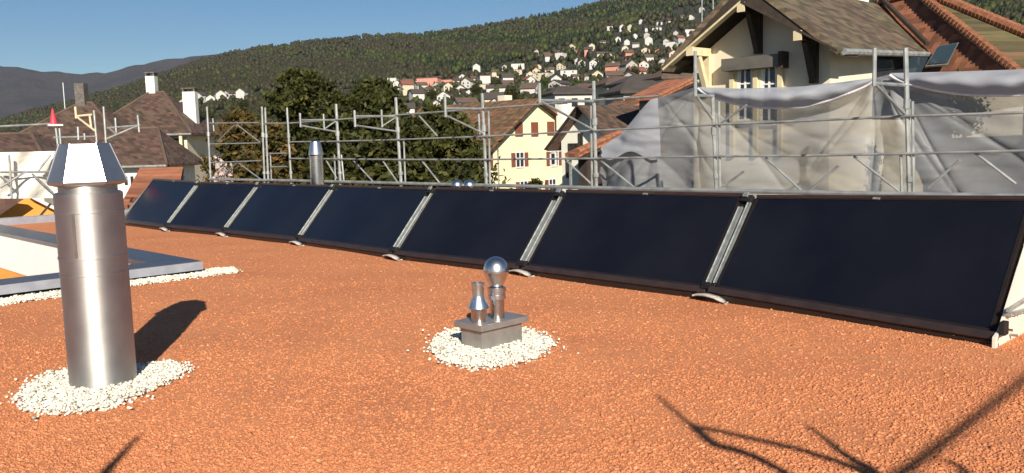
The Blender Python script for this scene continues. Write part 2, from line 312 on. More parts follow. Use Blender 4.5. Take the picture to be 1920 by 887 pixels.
# woodland on the hills
def woodland():
    nT = 46000
    px = rng.uniform(-120, 2050, nT); d = np.exp(rng.uniform(math.log(420), math.log(2620), nT)); u = (px-960)/FP
    edge = np.interp(px, [0, 300, 420, 740, 860, 1000, 1150, 1300, 1600, 1920], [600, 1060, 1060, 1060, 1100, 1250, 1500, 1750, 1500, 700])
    keep = (d > edge) | (rng.random(nT) < np.where(px < 300, .35, .15)); px, d, u = px[keep], d[keep], u[keep]; n = len(px)
    z = ground_z(u, d); P = world_pt(u, d, z)
    patch = wob(u*22+1, np.log(d)*14)+rng.normal(0, .2, n)+.45*wob(u*55+3, np.log(d)*25)+np.interp(px, [0, 400, 700, 900, 1150, 1300, 1900], [-.2, -.3, -.15, .45, .5, .3, .1])
    kind = np.where(patch > .62, 1, np.where(patch > .30, 2, 0)); kind = np.where(rng.random(n) < .07, 1, kind)
    h = rng.uniform(9, 15, n)*np.clip(d/1200, .6, 1.15); h = h*.85; r = np.where(kind == 1, h*.24, h*.40)
    S = ICO[None]*(1+rng.uniform(-.35, .35, (n, 12, 1)))
    V = S*np.stack([r, r, h*.5], 1)[:, None, :]; V[..., 2] += (h*.5)[:, None]
    up = V[..., 2:3]/h[:, None, None]; V[..., :2] *= np.where((kind == 1)[:, None, None], np.clip(1.35-1.2*up, .1, 2), 1)
    V += P[:, None, :]; V[..., 2] -= 1
    Fc = (ICF[None]+(np.arange(n)*12)[:, None, None]).reshape(-1, 3)
    tn = np.where(kind == 1, rng.uniform(.08, .3, n), np.where(kind == 2, rng.uniform(.36, .50, n), rng.uniform(.56, .95, n)))
    o = fast_mesh('woodland', V.reshape(-1, 3), Fc, 'wood_far', tint=np.repeat(tn, 12))
    tag(o, 'mixed bare and evergreen woodland covering the hillside above the town', 'woodland', kind='stuff')
woodland()
# ---------------------------------------------------------------- our flat roof
HX0, HX1, HY0, HY1 = -1.6, 3.82, 10.12, 18.6       # light well opening
RX0, RX1, RY0, RY1 = -6.5, 9.15, -2.4, 20.45
def roof_mat():
    m = bpy.data.materials.new('red_brick_chippings'); m.use_nodes = True; nt = m.node_tree; N = nt.nodes; L = nt.links; b = N['Principled BSDF']
    b.inputs['Roughness'].default_value = .92; b.inputs['Specular IOR Level'].default_value = .2
    tc = N.new('ShaderNodeTexCoord')
    v = N.new('ShaderNodeTexVoronoi'); v.inputs['Scale'].default_value = 75; L.new(tc.outputs['Object'], v.inputs['Vector'])
    n = N.new('ShaderNodeTexNoise'); n.inputs['Scale'].default_value = .9; n.inputs['Detail'].default_value = 7; n.inputs['Roughness'].default_value = .62; L.new(tc.outputs['Object'], n.inputs['Vector'])
    hs = N.new('ShaderNodeSeparateColor'); L.new(v.outputs['Color'], hs.inputs[0])
    r = N.new('ShaderNodeValToRGB'); e = r.color_ramp.elements; e[0].position = 0; e[0].color = (.36, .125, .055, 1); e[1].position = 1; e[1].color = (.72, .31, .145, 1)
    x = e.new(.5); x.color = (.57, .218, .096, 1)
    L.new(hs.outputs[0], r.inputs['Fac'])
    r2 = N.new('ShaderNodeValToRGB'); e = r2.color_ramp.elements; e[0].position = .30; e[0].color = (.50, .178, .078, 1); e[1].position = .70; e[1].color = (.66, .275, .122, 1)
    L.new(n.outputs['Fac'], r2.inputs['Fac'])
    mx = N.new('ShaderNodeMix'); mx.data_type = 'RGBA'; mx.inputs[0].default_value = .5; L.new(r.outputs[0], mx.inputs[6]); L.new(r2.outputs[0], mx.inputs[7])
    L.new(mx.outputs[2], b.inputs['Base Color'])
    v2 = N.new('ShaderNodeTexVoronoi'); v2.inputs['Scale'].default_value = 60; L.new(tc.outputs['Object'], v2.inputs['Vector'])
    n2 = N.new('ShaderNodeTexNoise'); n2.inputs['Scale'].default_value = 12; n2.inputs['Detail'].default_value = 3; L.new(tc.outputs['Object'], n2.inputs['Vector'])
    a = N.new('ShaderNodeMath'); a.operation = 'MULTIPLY_ADD'; a.inputs[1].default_value = -1.; L.new(v2.outputs['Distance'], a.inputs[0]); L.new(n2.outputs['Fac'], a.inputs[2])
    bp = N.new('ShaderNodeBump'); bp.inputs['Strength'].default_value = .32; bp.inputs['Distance'].default_value = .006; L.new(a.outputs[0], bp.inputs['Height']); L.new(bp.outputs[0], b.inputs['Normal'])
    return m
MT['roof'] = roof_mat()
ob = MB()
def gz(x, y): return .012*(np.sin(x*1.9+y*.8)+np.sin(x*.9-y*1.7+1)+.5*np.sin(x*4.3+y*3.7))/2.5
def grid_rect(x0, x1, y0, y1, st=.12):
    nx = max(2, int((x1-x0)/st)+1); ny = max(2, int((y1-y0)/st)+1)
    xs, ys = np.meshgrid(np.linspace(x0, x1, nx), np.linspace(y0, y1, ny)); V = np.stack([xs.ravel(), ys.ravel(), gz(xs, ys).ravel()], -1)
    i = np.arange(nx*ny).reshape(ny, nx); return V, np.stack([i[:-1, :-1].ravel(), i[:-1, 1:].ravel(), i[1:, 1:].ravel(), i[1:, :-1].ravel()], 1)
VV = []; FF = []; nn = 0
for rct in ((RX0, RX1, RY0, HY0), (RX0, HX0, HY0, HY1), (HX1, RX1, HY0, HY1), (RX0, RX1, HY1, RY1)):
    v, f = grid_rect(*rct); VV.append(v); FF.append(f+nn); nn += len(v)
struct(fast_mesh('flat_roof_gravel', np.concatenate(VV), np.concatenate(FF), 'roof', smooth=True))
# loose chippings scattered in the visible part
def chippings():
    n = 190000; px = rng.uniform(-60, 1980, n); g = rng.uniform(0, 1, n)**.8; g += .06*wob(px/90., g*9)*0; py = 400+g*560
    dx = F[None]+((px-960)/FP)[:, None]*R-((py-443.5)/FP)[:, None]*U
    P = C+dx*((-C[2])/dx[:, 2:3]); x, y = P[:, 0], P[:, 1]
    ok = (x > RX0) & (x < RX1) & (y > RY0) & (y < 15) & ~((x > HX0-.5) & (x < HX1+.5) & (y > HY0-.55) & (y < HY1+.5))
    P = P[ok]; P = P[rng.random(len(P)) < np.clip(.62+.4*wob(P[:, 0]*2.1, P[:, 1]*2.3), .3, 1)]; P[:, 2] = gz(P[:, 0], P[:, 1])+.001
    s = np.clip(rng.lognormal(math.log(.0046), .42, len(P)), .003, .015)
    V, Fc = stones(P, s)
    t = np.repeat(rng.beta(2.2, 2.2, len(P)), 12)
    o = fast_mesh('brick_chippings', V, Fc, leaf_mat('loose_chippings', [(0, (.34, .12, .052)), (.25, (.49, .182, .080)), (.8, (.62, .252, .113)), (1, (.72, .36, .18))], 0, .9), tint=t)
    tag(o, 'loose red brick chippings spread over the flat roof', 'gravel', kind='stuff')
chippings()
# the building under the roof
bd = thing('flat_roof_building', 'flat-roofed building under the red gravel, with grey edge trim and a light well', 'building', (1.3, 9, -10))
T = .25
b = MB(); b.box((RX0, RY0, -10), (RX1, RY0+T, -.05)); b.box((RX0, RY1-T, -10), (RX1, RY1, -.05)); b.box((RX0, RY0+T, -10), (RX0+T, RY1-T, -.05)); b.box((RX1-T, RY0+T, -10), (RX1, RY1-T, -.05))
b.put('outer_wall', 'cream_plaster', bd)
b = MB(); b.box((HX1, HY0-.02, -.47), (HX1+.2, HY1+.02, .09)); b.box((HX0, HY1, -.47), (HX1, HY1+.2, .09)); b.box((HX0-.2, HY0, -.47), (HX0, HY1, .09)); b.box((HX0, HY0-.2, -.47), (HX1, HY0, .09))
b.put('light_well_upstand', mat('bright_white_render', (.90, .89, .86), (.86, .85, .82), 2, .8), bd)
b = MB(); b.box((HX1+.02, HY0, -9.5), (HX1+.2, HY1, -.471)); b.box((HX0, HY1+.02, -9.5), (HX1, HY1+.2, -.471)); b.box((HX0-.2, HY0, -9.5), (HX0-.02, HY1, -.471)); b.box((HX0, HY0-.2, -9.5), (HX1, HY0-.02, -.471))
b.put('light_well_wall', 'orange_plaster', bd)
MB().box((HX0-.2, HY0-.2, -9.7), (HX1+.2, HY1+.2, -9.5)).put('light_well_floor', 'grey_wall', bd)
CW = .42
b = MB(); z0, z1 = .092, .16
b.box((HX0-CW, HY0-CW, z0), (HX1+CW+.03, HY0, z1)); b.box((HX0-CW, HY1, z0), (HX1+CW+.03, HY1+CW, z1)); b.box((HX0-CW, HY0+.0005, z0), (HX0, HY1-.0005, z1)); b.box((HX1, HY0+.0005, z0), (HX1+CW+.03, HY1-.0005, z1))
b.put('coping', 'coping', bd, bevel=.006)
b = MB(); q = .012
b.box((HX0-CW-q, HY0-CW-q, .055), (HX1+CW+.03+q, HY0-CW-.001, .150)); b.box((HX1+CW+.031, HY0-CW, .055), (HX1+CW+.03+q, HY1+CW, .150))
b.put('coping_fascia', 'fascia', bd)
b = MB(); b.box((HX0-CW+.06, HY0-CW+.06, -.03), (HX1+CW-.03, HY0-.2, .09)); b.box((HX1+.2, HY0-.2, -.03), (HX1+CW-.03, HY1+.3, .09))
b.put('coping_base', 'black', bd)
b = MB(); b.box((RX0, RY1-.28, -.03), (RX1+.02, RY1+.02, .15)); b.box((RX1-.2, RY0, -.03), (RX1+.02, RY1-.281, .10))
b.put('parapet_trim', 'fascia', bd)
# ---------------------------------------------------------------- white pebble patches
def pebbles(poly, n, smin, smax, label, zmax=.03):
    poly = [np.array(p) for p in poly]; A = np.array(poly); c = A.mean(0)
    dens = []
    while len(dens) < n:
        p = A.min(0)-.05+rng.random(2)*(A.max(0)-A.min(0)+.1)
        inside = inpoly(np.array([p[0]]), np.array([p[1]]), poly)[0]
        j = p+rng.normal(0, .085 if rng.random() < .05 else .026, 2)
        if inside: dens.append(j)
    P = np.array(dens); P = np.c_[P, gz(P[:, 0], P[:, 1])+rng.uniform(.002, zmax, n)]
    V, Fc = stones(P, rng.uniform(smin, smax, n), .75)
    o = fast_mesh('white_pebbles', V, Fc, leaf_mat('white_pebble', [(0, (.26, .24, .20)), (.12, (.55, .51, .42)), (.35, (.74, .70, .58)), (1, (.86, .83, .72))], 0, .85), tint=np.repeat(rng.random(n), 12))
    tag(o, label, 'pebbles', kind='stuff')
zp = lambda *l: [oZ(0, x, y)[:2] for x, y in l]
pebbles(zp((35, 745), (55, 772), (130, 778), (210, 768), (280, 738), (335, 708), (352, 692), (320, 682), (262, 690), (190, 690), (110, 700), (60, 722)), 9500, .006, .012, 'white pebbles heaped around the foot of the tall steel flue')
pebbles(zp((808, 655), (830, 678), (880, 692), (940, 688), (985, 676), (1028, 658), (1034, 642), (1010, 628), (970, 616), (900, 612), (845, 622), (820, 640)), 8000, .006, .0125, 'white pebbles around the small grey vent box')
o1 = (HX1+CW+.03, HY0-CW)
pebbles([(o1[0]+.02, o1[1]+.25), (o1[0]+.42, o1[1]+.12), (o1[0]+.30, o1[1]-.28), (1.2, o1[1]-.36), (1.2, o1[1]-.02), (o1[0], o1[1]-.02)], 9500, .008, .015, 'strip of white pebbles along the coping of the light well')
# ---------------------------------------------------------------- tall flue
fc = np.array([1.775, 5.56, 0.])
fl = thing('steel_flue', 'tall brushed steel flue pipe with a six-sided cowl, standing in white pebbles', 'flue', fc)
rr = .192
MB().lathe(fc, [(rr, -.03), (rr, .70), (rr+.003, .703), (rr+.003, .712), (rr, .715), (rr, .80)], 96).put('lower_pipe', 'steel_brushed', fl, smooth=True, auto=40)
MB().lathe(fc, [(rr, .80), (rr+.004, .803), (rr+.004, .815), (rr, .818), (rr, 1.075), (rr+.004, 1.078), (rr+.004, 1.088), (rr, 1.09), (rr, 1.19), (rr-.012, 1.20), (.155, 1.203)], 96).put('upper_pipe', 'steel_brushed', fl, smooth=True, auto=40)
MB().lathe(fc, [(.165, 1.2), (.165, 1.262), (.16, 1.265)], 64).put('neck', 'steel_brushed', fl, smooth=True, auto=40)
to_cam = math.atan2(-fc[1], -fc[0])
b = MB(); ph = to_cam+math.radians(30)-math.radians(4)
b.lathe(fc, [(.175, 1.235), (.215, 1.247), (.222, 1.262), (.139, 1.488), (.132, 1.492), (.128, 1.485), (.20, 1.262), (.175, 1.235)], 6, ph); b.put('cowl', 'cowl_steel', fl, bevel=.002)
for i in range(6):
    a = ph+i*math.pi/3; b = MB(); b.tube(fc+[.221*math.cos(a), .221*math.sin(a), 1.262], fc+[.139*math.cos(a), .139*math.sin(a), 1.489], .0045); b.put('cowl_seam', 'steel_bright', fl)
b = MB(); b.lathe(fc, [(.0, 1.30), (.11, 1.30), (.11, 1.46), (.0, 1.46)], 24); b.put('inner_baffle', 'steel_old', fl)
a0 = to_cam-math.radians(28); sm = MB()
pS = lambda r, z: fc+[r*math.cos(a0), r*math.sin(a0), z]
sm.beam(pS(rr+.002, .815), pS(rr+.002, 1.075), .022, .005, up=(math.cos(a0), math.sin(a0), 0)); sm.put('side_seam', 'steel', fl)
# ---------------------------------------------------------------- small vent box
vb = thing('vent_box', 'small dark grey metal vent box with two steel pipes, ringed by white pebbles', 'vent', (4.02, 4.43, 0))
VX0, VX1, VY0, VY1 = 3.83, 4.21, 4.32, 4.54
MB().box((VX0, VY0, -.03), (VX1, VY1, .16)).put('box', 'lead', vb, bevel=.003)
MB().box((VX0-.035, VY0-.035, .155), (VX1+.035, VY1+.035, .198)).put('lid', 'lead', vb, bevel=.004)
pc = np.array([3.885, 4.41, 0])
o = MB().lathe(pc, [(.054, .19), (.054, .30), (.056, .302)], 40).put('pipe', 'steel', vb, smooth=True, auto=40)
c1 = MB().lathe(pc, [(.056, .285), (.076, .298), (.074, .305), (.044, .37), (.042, .385), (.044, .455), (.047, .458), (.047, .47), (.040, .47), (.038, .40)], 40).put('cone_cowl', 'steel_bright', vb, smooth=True, auto=30)
pc = np.array([4.05, 4.40, 0])
MB().lathe(pc, [(.051, .19), (.051, .34)], 40).put('pipe', 'steel', vb, smooth=True, auto=40)
MB().lathe(pc, [(.051, .335), (.064, .338), (.064, .365), (.061, .37), (.061, .385), (.066, .39), (.066, .415), (.05, .42)], 40).put('collar', 'steel_bright', vb, smooth=True, auto=30)
prof = [(.042, .415), (.046, .43), (.07, .47), (.086, .525), (.092, .528), (.092, .536)]+[(.09*math.cos(t), .536+.098*math.sin(t)) for t in np.linspace(0.02, math.pi/2, 14)]
MB().lathe(pc, prof, 48).put('ball_cowl', 'steel_bright', vb, smooth=True, auto=25)
# ---------------------------------------------------------------- solar collectors
bp_ = [(231, 413), (314, 422), (421, 431), (561, 446), (740, 470), (980, 497), (1331, 540), (1859, 620)]
tp_ = [(287, 337), (373, 343), (486, 346), (627, 350), (812, 355), (1053, 360), (1405, 368), (1943, 376)]
BT = [oZ(.1, *p) for p in bp_]; TP = [oY(B[1], *q) for B, q in zip(BT, tp_)]
TP[7] = BT[7]+np.array([.80, 0, .80])
NL = ['farthest left solar panel, at the end of the row', 'second solar panel from the left end of the row', 'third solar panel from the left end of the row', 'middle solar panel of the row, fourth from the left', 'fifth solar panel from the left, behind the space left of the ball vent', 'sixth solar panel from the left, second largest in view', 'nearest and largest solar panel at the right end of the row']
NL[4] = 'fifth solar panel from the left, above and left of the ball-topped vent'
def lerp(a, b, t): return a*(1-t)+b*t
for i in range(7):
    b0, b1, t0, t1 = BT[i], BT[i+1], TP[i], TP[i+1]; L_ = np.linalg.norm(b1-b0)
    g0 = .075/L_ if i else .0; g1 = .075/L_ if i < 6 else .0
    q = [lerp(b0, b1, g0), lerp(b0, b1, 1-g1), lerp(t0, t1, 1-g1), lerp(t0, t1, g0)]
    n_ = np.cross(q[2]-q[0], q[3]-q[1]); n_ /= np.linalg.norm(n_)
    if n_[0] > 0: n_ = -n_
    cq = sum(q)/4; q = [p-n_*np.dot(p-cq, n_) for p in q]
    r = thing('solar_collector', 'dark glass '+NL[i], 'solar panel', (q[0]+q[1])/2*[1, 1, 0], 'row of tilted solar panels')
    up = (q[3]-q[0]); up /= np.linalg.norm(up); al = (q[1]-q[0]); al /= np.linalg.norm(al)
    MB().slab(q, -.07, n_).put('casing', 'frame', r)
    fw = .022; gq = [q[0]+al*fw+up*fw, q[1]-al*fw+up*fw, q[2]-al*fw-up*fw, q[3]+al*fw-up*fw]
    MB().slab([p+n_*.002 for p in gq], .003, n_).put('glass', 'glass', r)
    b = MB()
    for s0, s1 in ((q[0], q[1]), (q[1], q[2]), (q[2], q[3]), (q[3], q[0])):
        c = (q[0]+q[1]+q[2]+q[3])/4; m_ = (s0+s1)/2; ind = (c-m_); dd = s1-s0; dd /= np.linalg.norm(dd); ind -= dd*np.dot(ind, dd); ind /= np.linalg.norm(ind)
        b.slab([s0, s1, s1+ind*fw, s0+ind*fw], .010, n_)
    b.put('frame', 'frame', r)
    e0, e1 = q[0]-al*.05, q[1]+al*.05
    b = MB(); dn = -up
    b.slab([e0+dn*.004, e1+dn*.004, e1+dn*.062, e0+dn*.062], .022, n_); b.put('bottom_rail', 'rail_brown', r, bevel=.003)
    b = MB(); b.slab([e0+dn*.066-n_*.02, e1+dn*.066-n_*.02, e1+dn*.066-n_*.02-np.array([0, 0, .04]), e0+dn*.066-n_*.02-np.array([0, 0, .04])], .01, n_); b.put('bottom_trim', 'frame', r)
    b = MB(); b.beam(q[3]+up*.012+n_*.005, q[2]+up*.012+n_*.005, .03, .03); b.put('top_rail', 'rail_brown', r)
    # support legs behind
    for t in (.12, .88):
        tb = lerp(q[3], q[2], t); bb = lerp(q[0], q[1], t)
        MB().beam([tb[0]-.02, tb[1], .03], tb-n_*.09-np.array([0, 0, .05]), .04, .04, up=(0, 1, 0)).put('support_leg', 'alu', r)
    pc = lerp(q[3], q[2], .5)+n_*.012-up*.01
    MB().beam(pc-al*.03, pc+al*.03, .02, .012, up=n_).put('top_clip', 'alu', r)
RL = ['leftmost', 'second', 'third', 'fourth', 'fifth', 'sixth']
for i in range(1, 7):
    b0, t0 = BT[i], TP[i]; al = BT[i+1]-BT[i-1]; al /= np.linalg.norm(al); up = t0-b0; Lh = np.linalg.norm(up); up /= Lh
    n_ = np.cross(al, up); n_ = n_ if n_[0] < 0 else -n_
    r = thing('mounting_rail', f'{"leftmost" if i == 1 else ("nearest, rightmost" if i == 6 else RL[i-1]+" from the left")} sloping silver joint strip between two solar panels, on a white foot', 'mounting rail', b0*[1, 1, 0], 'silver joints between the solar panels')
    for s in (-.036, .036):
        w_ = .042 if s < 0 else .03
        a = b0+al*s+up*.05+n_*.006; c = b0+al*s+up*(Lh-.07)+n_*.006
        if s < 0 and i > 3: c = b0+al*s+up*(Lh-.13)+n_*.006
        b = MB(); b.beam(a, c, w_, .012, up=n_); b.beam(a+al*w_*.5, c+al*w_*.5, .004, .026, up=n_); b.beam(a-al*w_*.5, c-al*w_*.5, .004, .026, up=n_)
        b.put('cover_strip', 'alu', r)
    b = MB(); b.beam(b0-up*.01-n_*.03, t0-up*.01-n_*.03, .13, .02, up=n_); b.put('rubber_seal', 'black', r)
    b = MB(); b.beam(b0-al*.07+n_*.012+up*.0, b0+al*.07+n_*.012, .06, .06, up=n_); b.beam(b0-al*.03+n_*.03, b0+al*.03+n_*.03+up*.01, .03, .05, up=n_); b.tube(b0+n_*.02, b0+n_*.05, .018)
    b.put('bottom_clamp', 'black', r, bevel=.004)
    b = MB(); b.beam(t0-al*.06+n_*.012-up*.04, t0+al*.06+n_*.012-up*.04, .07, .04, up=n_); b.put('top_clamp', 'black', r, bevel=.004)
    b = MB(); b.beam(t0-al*.035+n_*.045-up*.015, t0+al*.02+n_*.045-up*.015, .05, .02, up=n_); b.put('end_cap', 'alu', r, bevel=.004)
    # curled white foot pad in front
    c = b0*[1, 1, 0]+np.array([-.045, 0, .0]); vs = []; k = 9
    for j in range(k):
        t = j/(k-1); y = .11-.34*t; zc = .030+.022*math.sin(t*math.pi*1.15)-.022*(t > .8)*(t-.8)*5; x = -.03-.05*math.sin(t*math.pi*.8)
        for dx, dz in ((-.035, 0), (.05, 0), (.05, .014), (-.035, .014)): vs.append(c+[x+dx, y, max(zc, .004)+dz])
    fs = [(4*j+a_, 4*j+(a_+1) % 4, 4*j+4+(a_+1) % 4, 4*j+4+a_) for j in range(k-1) for a_ in range(4)]+[(0, 1, 2, 3), (4*k-1, 4*k-2, 4*k-3, 4*k-4)]
    new_obj('foot_pad', vs, fs, 'whitepad', r, True)
# end cheek plates
b0, t0 = BT[7], TP[7]
r = thing('end_cheek', 'cream triangular metal end plate closing the right end of the panel row', 'end panel', b0*[1, 1, 0])
y = b0[1]-.03; tri = [(b0[0]-.08, y, .0), (b0[0]+1.55, y, .0), (t0[0]+.10, y, t0[2]+.03), (t0[0]+.02, y, t0[2]+.02), (b0[0]+.02, y, b0[2]+.005), (b0[0]-.08, y, .075)]
MB().slab(tri[::-1], .02, (0, -1, 0)).put('plate', 'cream_panel', r)
MB().beam((b0[0]+.09, y-.035, .20), (b0[0]+1.3, y-.035, .12), .02, .055, up=(0, -1, 0)).put('brace', 'alu', r, bevel=.004)
MB().beam((b0[0]+.05, y-.05, .235), (b0[0]+1.3, y-.05, .30), .02, .022, up=(0, -1, 0)).put('brace', 'galv', r)
b = MB()
for dx, dz in ((.13, .19), (.33, .178), (.09, .10), (.2, .045)): b.tube((b0[0]+dx, y-.07, dz), (b0[0]+dx, y-.02, dz), .009)
b.put('bolt', 'steel_old', r)
MB().box((b0[0]-.03, y-.06, .08), (b0[0]+.05, y-.021, .17)).put('corner_clamp', 'black', r, bevel=.006)
b0, t0 = BT[0], TP[0]; y = b0[1]+.03
r = thing('end_cheek', 'narrow grey metal end plate at the far left end of the panel row', 'end panel', b0*[1, 1, 0])
MB().slab([(b0[0]-.04, y, 0), (b0[0]+1.4, y, 0), (t0[0]+.04, y, t0[2]+.02), (b0[0]-.04, y, b0[2]+.03)], .02, (0, 1, 0)).put('plate', 'alu', r)
# ---------------------------------------------------------------- small flue behind, domes
def small_flue(c, rad, h, name, label):
    r = thing(name, label, 'flue', c); c = np.array(c)
    MB().lathe(c, [(rad, 0), (rad, h-.28)], 40).put('pipe', 'steel', r, smooth=True, auto=40)
    MB().lathe(c, [(rad*.92, h-.30), (rad*1.12, h-.26), (rad*1.12, h-.24), (rad*.75, h-.02), (rad*.6, h), (0, h+.005)], 40).put('cowl', 'steel_bright', r, smooth=True, auto=30)
p = D(16.2, 591, 262)
small_flue((8.6, p[1]*8.6/p[0], 0), .125, p[2]-.0-.02, 'steel_flue', 'shorter steel flue standing behind the third solar panel')
for i, px in enumerate((857, 880)):
    q = oX(8.3, px, 341); c = np.array([8.3, q[1], 0]); r = thing('roof_vent', ['left', 'right'][i]+' of two small domed steel roof vents just showing over the panels', 'vent', c, 'domed roof vents')
    h = q[2]-.06; MB().lathe(c, [(.05, 0), (.05, h)], 24).put('pipe', 'steel', r, smooth=True)
    MB().lathe(c, [(.095, h)]+[(.095*math.cos(t), h+.01+.085*math.sin(t)) for t in np.linspace(0, math.pi/2, 10)], 32).put('dome', 'steel_bright', r, smooth=True)
# ---------------------------------------------------------------- scaffold along the far side of the roof
SX = 9.64; SX2 = 10.35
sf = thing('scaffolding', 'galvanised tube scaffolding along the far roof edge behind the solar panels', 'scaffolding', (SX, 11, -10))
def S(px, py): return oX(SX, px, py)
posts = [(388, 200, 395, 335, .026), (491, 200, 496, 338, .024), (497, 202, 503, 338, .024), (538, 202, 546, 338, .024), (630, 195, 638, 340, .03), (742, 183, 752, 342, .03), (904, 175, 912, 347, .026), (1113, 152, 1118, 350, .027), (1336, 178, 1343, 355, .025), (1698, 90, 1705, 365, .027)]
for a in posts:
    t_ = S(a[0], a[1]); o_ = S(a[2], a[3]); x, y = SX, o_[1]
    b = MB(); b.tube((x, y, -10), o_, a[4]); b.tube(o_, t_, a[4]); mid = lerp(o_, t_, .62)
    b.tube(mid-[0, 0, .05], mid+[0, 0, .05], a[4]+.014); b.tube(o_+[0, 0, .14], o_+[0, 0, .2], a[4]+.014)
    b.put('standard', 'galv', sf, smooth=True, auto=40)
for (px0, y0, px1, y1) in [(399, 222, 401, 246), (1108, 192, 1110, 349), (1348, 190, 1350, 355), (1711, 190, 1713, 363), (1689, 288, 1691, 362), (640, 290, 645, 342), (757, 262, 760, 342), (897, 205, 900, 260), (916, 206, 919, 345), (627, 290, 629, 338), (507, 290, 509, 338)]:
    MB().tube(S(px0, y0), S(px1, y1), .017).put('upright', 'galv', sf)
for z_, m_ in ():
    pass
lines = [[(545, 266), (630, 265), (742, 262), (905, 256), (1115, 245), (1337, 234), (1500, 227), (1700, 218), (1990, 209)],
         [(545, 297), (742, 299), (905, 299), (1115, 297), (1337, 293), (1500, 292), (1700, 288), (1990, 281)],
         [(395, 336), (540, 338), (742, 343), (1115, 352), (1337, 357), (1700, 364), (1990, 369)],
         [(545, 231), (742, 216), (905, 204), (1115, 188), (1240, 180)],
         [(395, 231), (490, 230)], [(397, 270), (490, 268)], [(397, 305), (492, 301)], [(500, 231), (540, 231)], [(507, 288), (540, 287)], [(510, 313), (541, 312)]]
for k, L_ in enumerate(lines):
    b = MB()
    for p, q in zip(L_[:-1], L_[1:]): b.tube(S(*p)-[.03, 0, 0], S(*q)-[.03, 0, 0], .0145 if k != 2 else .028, cap=False)
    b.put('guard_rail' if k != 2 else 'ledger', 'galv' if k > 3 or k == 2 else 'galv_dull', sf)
diag = [((408, 265), (442, 232)), ((442, 232), (488, 267)), ((412, 337), (445, 304)), ((445, 304), (490, 337)), ((1436, 296), (1502, 357)), ((1354, 351), (1395, 321)), ((1601, 293), (1689, 361)), ((1515, 361), (1572, 311)), ((1825, 284), (1905, 345)), ((1125, 300), (1190, 352)), ((1060, 300), (1110, 346)), ((610, 298), (632, 335)), ((662, 300), (700, 341)), ((718, 302), (745, 341)), ((790, 300), (825, 344)), ((1400, 197), (1350, 232)), ((1740, 352), (1800, 300)), ((784, 215), (820, 255))]
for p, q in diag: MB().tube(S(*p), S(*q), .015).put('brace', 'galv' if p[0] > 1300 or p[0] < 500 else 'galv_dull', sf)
# brackets reaching inwards (towards the roof) from the posts
def bracket(post, armz_py, tip_px, stub, brace_py, mid=None, top=None):
    y = S(post, armz_py)[1]; a = S(post, armz_py)
    # tip lies in the vertical plane Y = y
    tip = oY(y, tip_px, stub[2]) if False else None
    lo_, hi_ = .3, 1.4
    for _ in range(30):
        m_ = (lo_+hi_)/2; P = a-[m_, 0, 0]; dd = P-C; zz = dd@F; x = 960+FP*(dd@R)/zz
        if x > tip_px: lo_ = m_
        else: hi_ = m_
    L_ = m_; tp = a-[L_, 0, 0]
    dpt = (tp-C)@F; sz = dpt/FP
    z_top = tp[2]+(armz_py-stub[0])*sz; z_bot = tp[2]-(stub[1]-armz_py)*sz
    b = MB(); b.tube(a, tp, .02); b.tube([tp[0], y, z_bot], [tp[0], y, z_top], .022)
    b.tube([tp[0], y, z_bot+.03], [SX, y, a[2]-(brace_py-armz_py)*((a-C)@F)/FP], .017)
    if mid:
        xm = tp[0]+L_*mid; b.tube([xm, y, a[2]-.2], [xm, y, a[2]+.12], .018); b.tube([xm, y, a[2]-.18], [SX, y, a[2]-.02], .013)
    b.put('bracket', 'galv', sf)
bracket(630, 225, 563, (212, 238), 247, .65); bracket(742, 218, 665, (207, 238), 246, .65); bracket(905, 204, 835, (178, 220), 250)
bracket(1115, 190, 1012, (158, 195), 245); bracket(1337, 180, 1304, (98, 182), 225); bracket(1699, 160, 1639, (95, 165), 215)
# deck of the scaffold and the inner line of posts
MB().box((SX+.05, -2, .42), (SX2, 21.2, .47)).put('deck', 'galv_dull', sf)
for yy in (21., 17.6, 15.06, 13., 10.65, 8.26, 6.22, 3.78, 1.4): 
    MB().tube((SX2+.05, yy, -10), (SX2+.05, yy, .48), .024).put('standard', 'galv_dull', sf)
# left end scaffolding with brackets, seen over the flue
SY = 21.3
s2 = thing('scaffolding', 'rusty white scaffold frames at the left end of the roof, behind the tall flue', 'scaffolding', (6.5, SY, -10))
def E_(px, py): return oY(SY, px, py)
for a in [((104, 235), (110, 285)), ((111, 235), (115, 285)), ((176, 207), (183, 285)), ((194, 200), (200, 285)), ((146, 238), (147, 262)), ((158, 250), (159, 262))]:
    t_, o_ = E_(*a[0]), E_(*a[1]); b = MB(); b.tube(o_, t_, .026)
    if a[1][1] > 280: b.tube((o_[0], SY, -10), o_, .026)
    b.put('standard', 'galv', s2)
for p, q, m_ in [((100, 258), (182, 256), 'galv_dull'), ((0, 237), (104, 232), 'galv_dull'), ((200, 240), (262, 235), 'galv'), ((196, 262), (262, 234), 'galv'), ((143, 218), (172, 215), 'cream_trim'), ((145, 220), (179, 246), 'cream_trim'), ((141, 200), (143, 222), 'cream_trim'), ((168, 216), (171, 238), 'cream_trim'), ((216, 221), (218, 250), 'galv'), ((258, 216), (261, 248), 'galv'), ((204, 240), (218, 252), 'galv'), ((0, 323), (102, 322), 'galv_dull'), ((17, 290), (22, 372), 'galv_dull'), ((0, 352), (48, 322), 'galv_dull'), ((0, 330), (22, 350), 'galv_dull'), ((60, 326), (100, 362), 'galv_dull'), ((95, 290), (72, 320), 'galv_dull')]:
    MB().tube(E_(*p), E_(*q), .024).put('tube', m_, s2)
c = E_(101, 235); r = thing('marker_cone', 'pink-red cone on a white base, perched on the scaffold left of the flue', 'cone', c)
MB().lathe(c, [(.085, .02), (.075, .05), (.018, .36), (.0, .37)], 20).put('cone_body', 'red_plastic', r, smooth=True)
